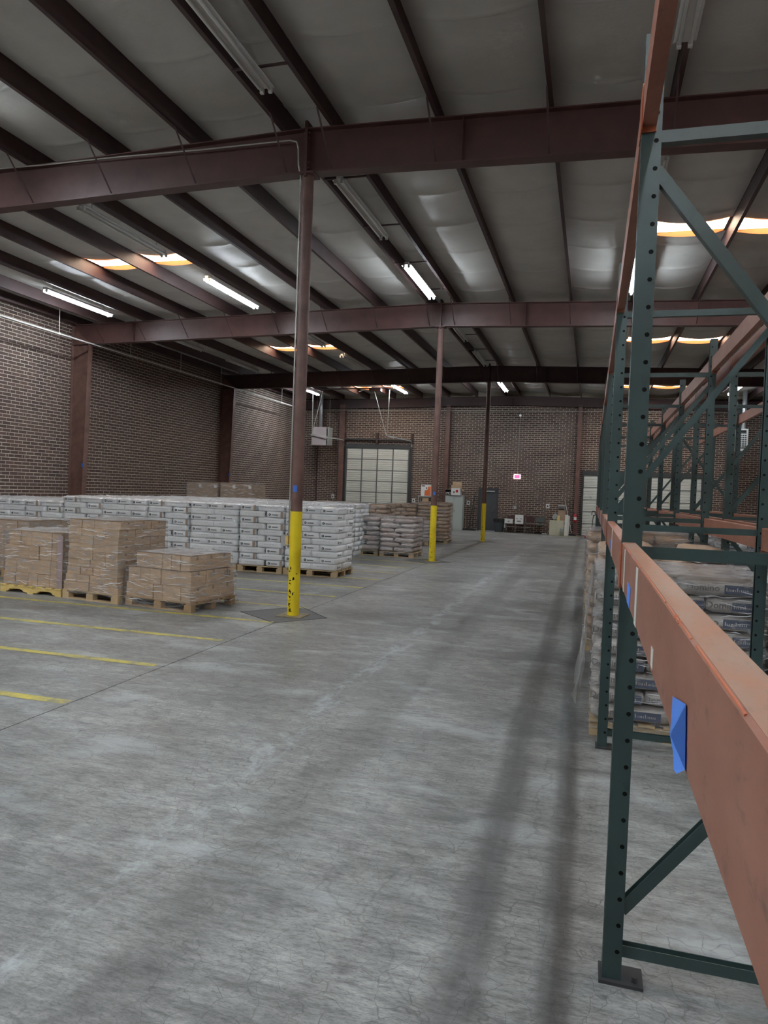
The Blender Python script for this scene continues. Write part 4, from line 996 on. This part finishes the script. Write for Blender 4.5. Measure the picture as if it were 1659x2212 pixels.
rz = R(-9); L1 = from_corner(-5.40, 9.03, rz, 1.24, 1.05)
pallet(L1, rz, 'brown block pallet under the low stepped cartons near the yellow foot', 1.24, 1.02, 'block', 'wood_old')
carton_stack(L1, rz, [(.215, 1.2, 1.02, .0, [1, 1.4, .8, .8, .8, .8], 3), (.225, 1.18, 1.0, .01, [1.1, .9, 1, .9, .9, .9], 3), (.215, 1.0, .95, .05, [1.6, .7, .8, .8, .8], 3)], PT, 'low stepped pallet', 'cartons on the low stepped pallet')
film_shell(L1, rz, 1.22, 1.04, .02, .58, 'clear stretch film around the lower tiers of low stepped pallet', 2.0, 'film_light', flare=.06)
film_shell((L1[0]+.05, L1[1], 0), rz, 1.02, .97, .56, .80, 'clear stretch film around the top tier of low stepped pallet', 8.0, 'film')
nm = text_mesh('122', .11, .002); nm.materials.append(M['ink']); o = link('handwritten_number', nm, None)
mk = [c for c in bpy.data.objects if c.name.startswith('carton') and c.get('label', '') == 'brown carton sixth from left, second behind the front, tier second up, low stepped pallet']
if mk: o.parent = mk[0]; o.location = (mk[0].data.vertices[1].co.x+.003, .0, .14); o.rotation_euler = (R(90), 0, R(90))
rz2 = R(-8); L2 = from_corner(-6.70, 9.16, rz2, 1.12, 1.1)
pallet(L2, rz2, 'weathered block pallet under the tall carton tower', 1.12, 1.1, 'block', 'wood')
carton_stack(L2, rz2, [(.125, 1.1, 1.06, .0, [2, 1.2, 1.1], 3), (.12, 1.04, 1.04, -.01, [1, 1.2, 1.6, .9], 3), (.12, 1.02, 1.02, 0, [1.2, 1.1, 1.1, 1.1], 3), (.12, 1.02, 1.02, 0, [1, 1, 1.3, 1.1], 3), (.12, 1.0, 1.02, 0, [1.1, 1.2, 1.1, 1.1], 3), (.12, 1.0, 1.02, .01, [2.2, 1.2, 1.1], 3), (.12, 1.02, 1.02, 0, [1, 1.2, 1.1, 1.1], 3), (.12, 1.02, 1.02, .01, [1.2, 1.1, 1.1, 1.2], 3), (.12, 1.02, 1.0, .02, [1.1, 1.1, 1.2, 1.1], 3)], PT, 'tall tower', 'cartons in the tall tower')
film_shell(L2, rz2, 1.10, 1.08, .1, 1.23, 'clear stretch film around the tall carton tower', 5.0, 'film', taper=.04)
rz3 = R(-3); L3 = from_corner(-7.86, 9.33, rz3, 1.2, 1.1)
pallet(L3, rz3, 'yellowish notched pallet under the half-height cartons at far left', 1.22, 1.1, 'stringer', 'pallet_yellow')
carton_stack(L3, rz3, [(.2, 1.14, 1.02, -.01, [1, 1.1, .8, 1, .9], 2), (.225, 1.14, 1.02, 0, [1.1, 2.1, 1, .6, .4], 2), (.215, 1.14, 1.02, 0, [1.1, 2.1, 1.1, .6, .3], 2), (.215, 1.06, 1.0, .03, [1, .9, .9, .9, .8], 2)], .123, 'half-height pallet', 'cartons on the half-height pallet')
film_shell(L3, rz3, 1.16, 1.04, .1, .985, 'cloudy stretch film around the half-height carton pallet', 9.0, 'film')
cp = MB().box(-.05, .05, -.002, .002, .12, .95).build('corner_board', 'mauve'); cp.location = (L3[0]+.53, L3[1]-.56, 0); tag(cp, 'pale corner board on the half-height carton pallet edge', 'corner board')
L4 = (-10.25, 11.25, 0); rz4 = R(-4)
pallet(L4, rz4, 'block pallet behind the half-height cartons at the left edge', 1.2, 1.05, 'block', 'wood_old')
carton_stack(L4, rz4, [(.23, 1.12, 1.0, 0, [1, 1, 1, 1], 2), (.23, 1.12, 1.0, 0, [1, 1.2, .8, 1], 2), (.22, 1.12, 1.0, 0, [1, 1, 1, 1], 2), (.22, 1.1, 1.0, 0, [1, 1.1, .9, 1], 2)], PT, 'rear-left pallet', 'cartons on the rear-left pallet', 'carton_dull')
film_shell(L4, rz4, 1.14, 1.02, .1, 1.05, 'white topped stretch film around the rear-left carton pallet', 12.0, 'film')

# ---- large dull cartons beyond the white bags, near the left wall
for i, (bx, lb) in enumerate([(-12.9, 'left'), (-11.6, 'right')]):
    L = (bx, 22.6, 0); pallet(L, 0, 'pallet under the %s tall brown carton load behind the white bags' % lb, 1.2, 1.02)
    for l in range(4):
        for q in range(2):
            o = carton(L, 0, -.3+.6*q, 0, PT+.44*l, .59, 1.0, .437, 'large brown carton, tier %s up, %s half, %s load behind white bags' % (ORD[l+1], ['left', 'right'][q], lb), 'large cartons behind the white bags', 'carton_dull')
            MB().box(.16, .26, -.5015, -.5, .27, .38).build('white_label', 'paper_white', o)
    film_shell(L, 0, 1.22, 1.04, .1, 1.91, 'stretch film around the %s carton load behind white bags' % lb, 20+i, 'film_light')

# ---- wrapped brown bag pallets beyond the second column
BB = {}
sack_bulk = {}
def bag_pallet(loc, rz, w, d, lay, H, mat, pname, group, kind='A', z0=PT, seed=0, film='film', L=None, W_=None, skip_back=True, vis=0, side=True, top='film_top', film_amp=.02, prints=None, floor_pallet=True, wood='wood', style='block', amp=.012, taper=0):
    if floor_pallet: pallet(loc, rz, 'pallet under the %s' % pname, w, d, style, wood)
    if kind == 'A': L = L or w/2-.01; W_ = W_ or min(w/3-.01, d-L-.01)
    else: L = L or d/2-.01; W_ = W_ or min(d/3-.01, w-L-.01)
    key = (mat, round(L, 2), round(W_, 2), H)
    if key not in BB: BB[key] = [bag_data('sack', mat, L, W_, H*1.02, 2.9*i+seed, .28, (8, 6, 3), amp) for i in range(4)]
    c, s = math.cos(rz), math.sin(rz)
    for l in range(lay):
        odd = l % 2; n = 0
        for q, (sx, sy, rot) in enumerate(sorted(layer_slots(w, d, L, W_, odd, kind), key=lambda a: (round(a[1], 2), a[0]))):
            front = (sy-(W_/2 if rot == 0 else L/2)) < -d/2+.08; right = (sx+(L/2 if rot == 0 else W_/2)) > w/2-.08; left = (sx-(L/2 if rot == 0 else W_/2)) < -w/2+.08
            if skip_back and not (front or right or (left and loc[0] > 0) or l == lay-1): continue
            if not (l >= vis and (front or (right and side and sy < d*.3))) :
                mm = sack_bulk.setdefault(mat, MB()); nn = len(mm.v); me = BB[key][0]; ar = rz+R(rot); cc, ss = math.cos(ar), math.sin(ar)
                ox, oy, oz = loc[0]+sx*c-sy*s, loc[1]+sx*s+sy*c, loc[2]+z0+l*H
                for v in me.vertices: mm.v.append((ox+v.co.x*cc-v.co.y*ss, oy+v.co.x*ss+v.co.y*cc, oz+v.co.z))
                for p in me.polygons: mm.f.append(tuple(nn+i for i in p.vertices)); mm.m.append(0)
                continue
            o = link('sack', rnd.choice(BB[key])); o.location = (loc[0]+sx*c-sy*s+rnd.uniform(-.008, .008), loc[1]+sx*s+sy*c+rnd.uniform(-.008, .008), loc[2]+z0+l*H); o.rotation_euler = (0, 0, rz+R(rot+(180 if rnd.random() < .5 else 0)+rnd.uniform(-1.5, 1.5)))
            n += 1; wh = 'front %s' % ORD[n] if front else ('right side %s' % ORD[q+1] if right else 'inner %s' % ORD[q+1])
            tag(o, 'sack, layer %s up, %s, %s' % (ORD[l+1], wh, pname), 'bag', group)
            if prints and front: prints(o, l, rot, L, W_, H)
    if film: film_shell(loc, rz, w+.01, d+.01, .06, loc[2]+z0+lay*H+.005, 'stretch film around the %s' % pname, seed+3.3, film, top=top, amp=film_amp)
far = [((-5.20, 20.05, 0), 0, .98, 1.15, 7, .135, 'bag_pink', 'low grey wrapped pallet nearest second column', 'B'),
       ((-6.30, 20.2, 0), 0, 1.05, 1.15, 7, .138, 'bag_pink', 'low grey wrapped pallet beside the white bags', 'B'),
       ((-5.63, 26.6, 0), R(2), 1.15, 1.15, 10, .134, 'bag_kraft', 'tall brown bag pallet before the grey cabinet', 'A'),
       ((-6.82, 26.6, 0), 0, 1.15, 1.15, 9, .138, 'bag_kraft', 'tall brown bag pallet left of the cabinet load', 'A'),
       ((-5.78, 25.0, 0), 0, .72, .9, 6, .115, 'bag_pink', 'short pale pallet behind the second column', 'B'),
       ((-6.75, 22.4, 0), 0, 1.1, 1.15, 9, .14, 'bag_kraft', 'brown bag pallet behind the low grey pallets', 'A'),
       ((-8.1, 22.4, 0), 0, 1.1, 1.15, 9, .142, 'bag_kraft', 'brown bag pallet peeking over white bags', 'A')]
for i, (loc, rz_, w, d, lay, H, mat, pn, kd) in enumerate(far): bag_pallet(loc, rz_, w, d, lay, H, mat, pn, 'bags on the far wrapped pallets', kd, seed=i*5, vis=[0, 0, 0, 4, 0, 5, 6][i], side=i in (0, 2, 4))

# ================================================================== PALLET RACKS
XA, RD, RP = .118, 1.075, 2.68         # front face, frame depth, bay pitch
FY = [2.89+RP*k for k in range(-1, 7)]
UW, UD = .078, .07
RH = 3.56
def c_profile(w, d, t=.004, lip=.016):
    # open side towards +up ; (side, up)
    return [(-w/2, 0), (w/2, 0), (w/2, d), (w/2-lip, d), (w/2-lip, d-t), (w/2-t, d-t), (w/2-t, t), (-w/2+t, t), (-w/2+t, d-t), (-w/2+lip, d-t), (-w/2+lip, d), (-w/2, d)]
UCH = [(-.02, -.022), (.02, -.022), (.02, .022), (.016, .022), (.016, -.018), (-.016, -.018), (-.016, .022), (-.02, .022)]
RK = {}
def frame_parts(kind):
    if kind in RK: return RK[kind]
    L = []
    prof = c_profile(UW, UD)
    # front upright: web on x=0 plane, opening towards +x
    m = MB(); m.prism((0, 0, .012), (0, 0, RH), [(a, b) for a, b in prof], (1, 0, 0)); L.append(('upright', m.mesh('upright', 'rack_green'), (0, 0, 0)))
    m = MB(); m.prism((RD, 0, .012), (RD, 0, RH), [(-a, -b) for a, b in prof], (1, 0, 0)); L.append(('upright', m.mesh('upright', 'rack_green'), (0, 0, 0)))
    for sx in (0, RD):
        s = 1 if sx == 0 else -1; m = MB(); m.box(min(sx-.012*s, sx+.15*s), max(sx-.012*s, sx+.15*s), -.06, .06, 0, .012); m.tube((sx+.12*s, -.03, .012), (sx+.12*s, -.03, .032), .011, 6)
        L.append(('base_plate', m.mesh('base_plate', 'rack_base'), (0, 0, 0)))
        m = MB(); z = .12
        while z < RH-.04:
            for yy in (-UW/2-.0006,):
                for dx in ((.052*s,) if True else ()):
                    cx_, r = sx+dx, .009; n = 8
                    m.poly([(cx_+r*math.cos(2*math.pi*i/n), yy, z+r*math.sin(2*math.pi*i/n)) for i in range(n)])
            for dy in (-.022, .022):
                cx_ = sx-.0006*s; r = .0085; n = 6; pts = [(cx_, dy+r*math.cos(2*math.pi*i/n)*(-s), z+.04+r*math.sin(2*math.pi*i/n)*1.3) for i in range(n)]; m.poly(pts)
            z += .1016
        L.append(('punched_holes', m.mesh('punched_holes', 'black_mark'), (0, 0, 0)))
    xa, xb = UD-.01, RD-UD+.01
    for z in (.115, 1.645, 3.19): L.append(('horizontal_brace', MB().prism((xa, 0, z), (xb, 0, z), UCH).mesh('horizontal_brace', 'rack_green'), (0, 0, 0)))
    dg = [((xa, .27), (xb, 1.5)), ((xa, 3.07), (xb, 1.78))] if kind == 'down' else [((xa, 1.5), (xb, .27)), ((xa, 1.76), (xb, 3.06))]
    for (a, b) in dg: L.append(('diagonal_brace', MB().prism((a[0], 0, a[1]), (b[0], 0, b[1]), UCH).mesh('diagonal_brace', 'rack_green'), (0, 0, 0)))
    RK[kind] = L; return L
ROWX = {'aisle row': XA, 'rear row': XA+RD+.14}
def fname(k): return 'beside the viewer' if k == 0 else ('%s frame along' % ORD[k])
for rn, X0 in ROWX.items():
    for k, yy in enumerate(FY):
        f = thing('rack_frame', 'dark green pallet rack frame of the %s, %s' % (rn, fname(k) if k else 'beside the viewer'), 'rack frame', (X0, yy, 0), group='green rack frames'); ups = []; cnt = {}
        for (nm, me, lc) in frame_parts('down' if (k <= 1 and rn == 'aisle row') or (k in (5,) and rn == 'rear row') else 'up'):
            if nm == 'upright': ups.append(link(nm, me, f, lc)); continue
            if nm in ('punched_holes', 'base_plate'):
                q = cnt.get(nm, 0); cnt[nm] = q+1; o = link(nm, me, ups[q], lc)
                if nm == 'punched_holes': o['kind'] = 'stuff'
                continue
            o = link(nm, me, f, lc)
BH_ = .152
BEAM = MB().prism((0, .03, 0), (0, RP-.03-UW+.0, 0), [(-.0, 0), (.052, 0), (.052, BH_-.042), (.03, BH_-.042), (.03, BH_-.0), (.026, BH_), (-.0+.004, BH_), (0, BH_-.004)])
BEAM = MB()
prof = [(0, 0), (.05, 0), (.05, BH_-.004), (.046, BH_), (.004, BH_), (0, BH_-.004)]
BEAM.prism((0, 0, 0), (0, RP-UW, 0), [(a, b) for a, b in prof])
BEAM_ME = BEAM.mesh('beam_tube', 'rack_orange')
CON = MB(); CON.box(-.005, .0, -.03, .03, -.02, BH_-.006); CON.box(-.005, .05, .0, .005, -.02, BH_-.006)
CON_ME = CON.mesh('end_connector', 'rack_orange'); CON_RED = CON.mesh('end_connector', 'rack_orange_bright')
WELD = MB(); 
for (a_, b_) in ((.35, .62), (.66, .95), (.97, 1.5), (1.56, 1.9), (2.0, 2.5)): WELD.tube((.002, a_, BH_-.002), (.002, b_, BH_-.002), .0016, 6)
for a_ in (.78, .82): WELD.lathe((.003, a_, BH_-.003), [(.001, -.004), (.005, 0), (.004, .003), (.001, .005)], 8)
WELD_ME = WELD.mesh('edge_wear', 'rack_orange_bright')
def rack_beam(X, k, z, side, rn, lv):
    fx = X if side == 'front' else X+RD
    b = thing('rack_beam', 'orange %s beam, %s side of the %s, bay %s' % (lv, side, rn, ORD[k+1]), 'rack beam', (fx, FY[k]+UW/2, z), group='orange rack beams')
    sg = 1 if side == 'front' else -1
    o = link('beam_tube', BEAM_ME, b); 
    if sg < 0: o.location = (-.05, 0, 0)
    c = link('end_connector', CON_ME, b); c.location = (0, 0, 0); c.scale = (sg, 1, 1)
    c = link('end_connector', CON_RED if k == 0 else CON_ME, b); c.location = (0, RP-UW, 0); c.scale = (sg, -1, 1)
    return b
for rn, X0 in ROWX.items():
    for k in range(7):
        for z, lv in ((1.53, 'lower'), (3.22, 'upper')):
            for side in ('front', 'back'):
                b = rack_beam(X0, k, z, side, rn, lv)
                if rn == 'aisle row' and side == 'front' and lv == 'lower':
                    if k == 0:
                        y0 = -(FY[0]+UW/2)
                        m = MB(); m.poly([(-.002, .88+y0, .005), (-.004, 1.02+y0, .0), (-.002, 1.03+y0, .05), (-.002, .9+y0, .075)][::-1]); m.poly([(-.002, .9+y0, .075), (-.002, .88+y0, .005), (-.008, .90+y0, -.008), (-.008, .93+y0, -.014), (-.005, .97+y0, -.006), (-.004, 1.02+y0, 0)]); m.build('blue_tape', 'blue_tape2', b)
                        MB().box(-.0015, 0, 2.16+y0, 2.32+y0, .0, .06).build('blue_tape', 'blue_tape2', b); MB().box(-.0018, 0, 1.86+y0, 1.93+y0, -.001, BH_-.01).build('white_tape', 'white_tape', b); MB().box(-.0018, 0, 2.55+y0, 2.6+y0, .0, BH_-.01).build('white_tape', 'white_tape', b)
                        MB().box(-.0012, 0, 1.36+y0, 1.4+y0, .01, .045).build('paint_chip', 'white_tape', b); MB().box(.004, .046, .05, 2.55, BH_-.0005, BH_+.0005).build('scuffed_top', 'rack_orange_top', b)
                        link('edge_wear', WELD_ME, b, (0, 0, 0))
                    elif k < 5:
                        MB().box(-.0015, 0, 1.5, 1.62, .01, .07).build('blue_tape', 'blue_tape2', b); MB().box(-.0018, 0, 1.2, 1.27, -.001, BH_-.005).build('white_tape', 'white_tape', b)

# ================================================================== LOADS UNDER THE RACKS
TX = {}
def txt(s, size, bold=.0, mat='ink_grey'):
    k = (s, size, mat)
    if k not in TX: TX[k] = text_mesh(s, size, bold); TX[k].materials.append(M[mat])
    return TX[k]
def domino_print(o, l, rot, L, W_, H):
    # lettering on whichever vertical face looks to the front (-y)
    d = round(math.degrees(o.rotation_euler[2])) % 360; nrm = -90-d
    off = (W_/2 if rot == 0 else L/2)+.006; a = R(nrm)
    face = thing_part = None
    px, py = off*math.cos(a), off*math.sin(a); tx = (-math.sin(a), math.cos(a))
    wid = (L if rot == 0 else W_)
    def put(me, nm, u, v):
        q = link(nm, me, o, (px+tx[0]*u, py+tx[1]*u, v)); q.rotation_euler = (R(90), 0, a+R(90)); return q
    put(txt('Domino', .07, .001), 'lettering', -wid*.22, H*.55)
    q = put(PANEL, 'blue_panel', wid*.2, H*.5)
PANEL = MB().quad((-.1, -.034, 0), (.1, -.034, 0), (.1, .034, 0), (-.1, .034, 0)); 
u_ = -.088
for i in range(11):
    w_ = (.012, .008, .01, .014, .009, .011, .007, .012, .01, .009, .011)[i]; PANEL.quad((u_, -.012, .0008), (u_+w_-.004, -.012, .0008), (u_+w_-.004, .004+.012*(i in (0, 5)), .0008), (u_, .004+.012*(i in (0, 5)), .0008), 1); u_ += w_+.004
PANEL = PANEL.mesh('blue_panel', ['ink_blue', 'bag_domino'])
bag_pallet((.66, 6.42, 0), 0, 1.2, 1.2, 9, .127, 'bag_domino', 'sugar pallet under the nearest rack bay', 'bags of the nearest rack pallet', 'A', z0=.125, seed=31, side=False, film='film', prints=domino_print, style='stringer', wood='wood', amp=.016, film_amp=.02)
# loose hanging film tail on the aisle side of that pallet
hf = MB(); idx = {}
for i in range(8):
    for j in range(13):
        t = j/12; z = .22+1.06*t; yy = 5.82+.9*i/7
        xx = .03-.11*(1-t)**1.2*(.7+.3*math.sin(i*1.3))-.012*math.sin(i*2.1+j)
        idx[(i, j)] = len(hf.v); hf.v.append((xx, yy, z+(.05*math.sin(i*1.7) if j == 0 else 0)))
for i in range(7):
    for j in range(12): hf.f.append((idx[(i, j)], idx[(i+1, j)], idx[(i+1, j+1)], idx[(i, j+1)])); hf.m.append(0)
hf = hf.build('film_tail', 'film_hang', None, smooth=True); tag(hf, 'loose tail of stretch film hanging on aisle side of sugar pallet', 'stretch film')
bag_pallet((.66, 7.62, 0), 0, 1.15, 1.1, 10, .127, 'bag_kraft', 'brown bag pallet behind the sugar pallet', 'bags under the aisle row', 'B', seed=36, vis=7, side=False, film='film_light', top=None, amp=.014)
bag_pallet((.55, 9.6, 0), 0, 1.15, 1.1, 10, .13, 'bag_kraft', 'brown bag pallet in third rack bay', 'bags under the aisle row', 'A', seed=41, vis=6, side=False, film='film')
bag_pallet((.53, 12.2, 0), 0, 1.15, 1.15, 9, .13, 'bag_kraft', 'brown bag pallet in fourth rack bay', 'bags under the aisle row', 'B', seed=45, vis=7, side=False, film='film')
bag_pallet((.53, 14.9, 0), 0, 1.15, 1.15, 8, .13, 'bag_kraft', 'brown bag pallet in fifth rack bay', 'bags under the aisle row', 'A', seed=49, vis=6, side=False, film='film')
def ak_print(o, l, rot, L, W_, H):
    d = round(math.degrees(o.rotation_euler[2])) % 360; a = R(-90-d); off = (W_/2 if rot == 0 else L/2)+.006
    px, py = off*math.cos(a), off*math.sin(a); tx = (-math.sin(a), math.cos(a))
    for s, sz, u, bd in (('ak', .11, -.08, .004), ('DE', .05, .08, .002)):
        q = link('lettering', txt(s, sz, bd, 'ink_blue'), o, (px+tx[0]*u, py+tx[1]*u, H*.5)); q.rotation_euler = (R(90), 0, a+R(90))
bag_pallet((1.95, 6.5, 0), 0, 1.15, 1.15, 8, .135, 'bag_white', 'white bag pallet in nearest rear row bay', 'bags under the rear row', 'A', seed=55, vis=3, side=False, film='film_light', prints=ak_print)
bag_pallet((1.93, 9.0, 0), R(2), 1.15, 1.15, 10, .132, 'bag_white', 'white bag pallet with dark lettering, rear row', 'bags under the rear row', 'A', seed=58, vis=4, side=False, film='film', prints=ak_print)
bag_pallet((1.93, 11.65, 0), 0, 1.1, 1.15, 9, .135, 'bag_domino', 'grey bag pallet in rear row', 'bags under the rear row', 'B', seed=61, vis=6, side=False, film='film')
bag_pallet((1.93, 14.6, 0), 0, 1.1, 1.15, 7, .135, 'bag_white', 'white bag pallet farthest in rear row', 'bags under the rear row', 'A', seed=63, vis=5, side=False, film='film')
# mauve carton loads beyond the racks, by the right wall
for i, (bx, w, hh) in enumerate([(4.0, 1.1, 1.46), (5.3, 1.2, 1.36)]):
    L = (bx, 24.5, 0); nmz = ['nearer', 'farther'][i]
    pallet(L, 0, 'pallet under the %s mauve carton load past the racks' % nmz, w, 1.0)
    for l in range(3):
        for q in range(2): carton(L, 0, -w/4+w/2*q, 0, PT+(hh-PT)/3*l, w/2-.01, .98, (hh-PT)/3-.004, 'mauve carton, tier %s up, %s half of the %s mauve load' % (ORD[l+1], ['left', 'right'][q], nmz), 'mauve cartons past the racks', 'mauve')
pallet((5.3, 24.5, 1.362), 0, 'yellow notched pallet lying on top of the mauve cartons', 1.15, 1.0, 'stringer', 'pallet_yellow')

# the bags that cannot be told apart inside and behind the wrapped loads
sb_all = MB(); mats_ = list(sack_bulk)
for i, mt in enumerate(mats_):
    q = sack_bulk[mt]; n = len(sb_all.v); sb_all.v += q.v; sb_all.f += [tuple(n+j for j in f) for f in q.f]; sb_all.m += [i]*len(q.f)
tag(sb_all.build('sack_bulk', mats_, None, smooth=True), 'inner and rear bags of the wrapped pallets', 'bags', kind='stuff')
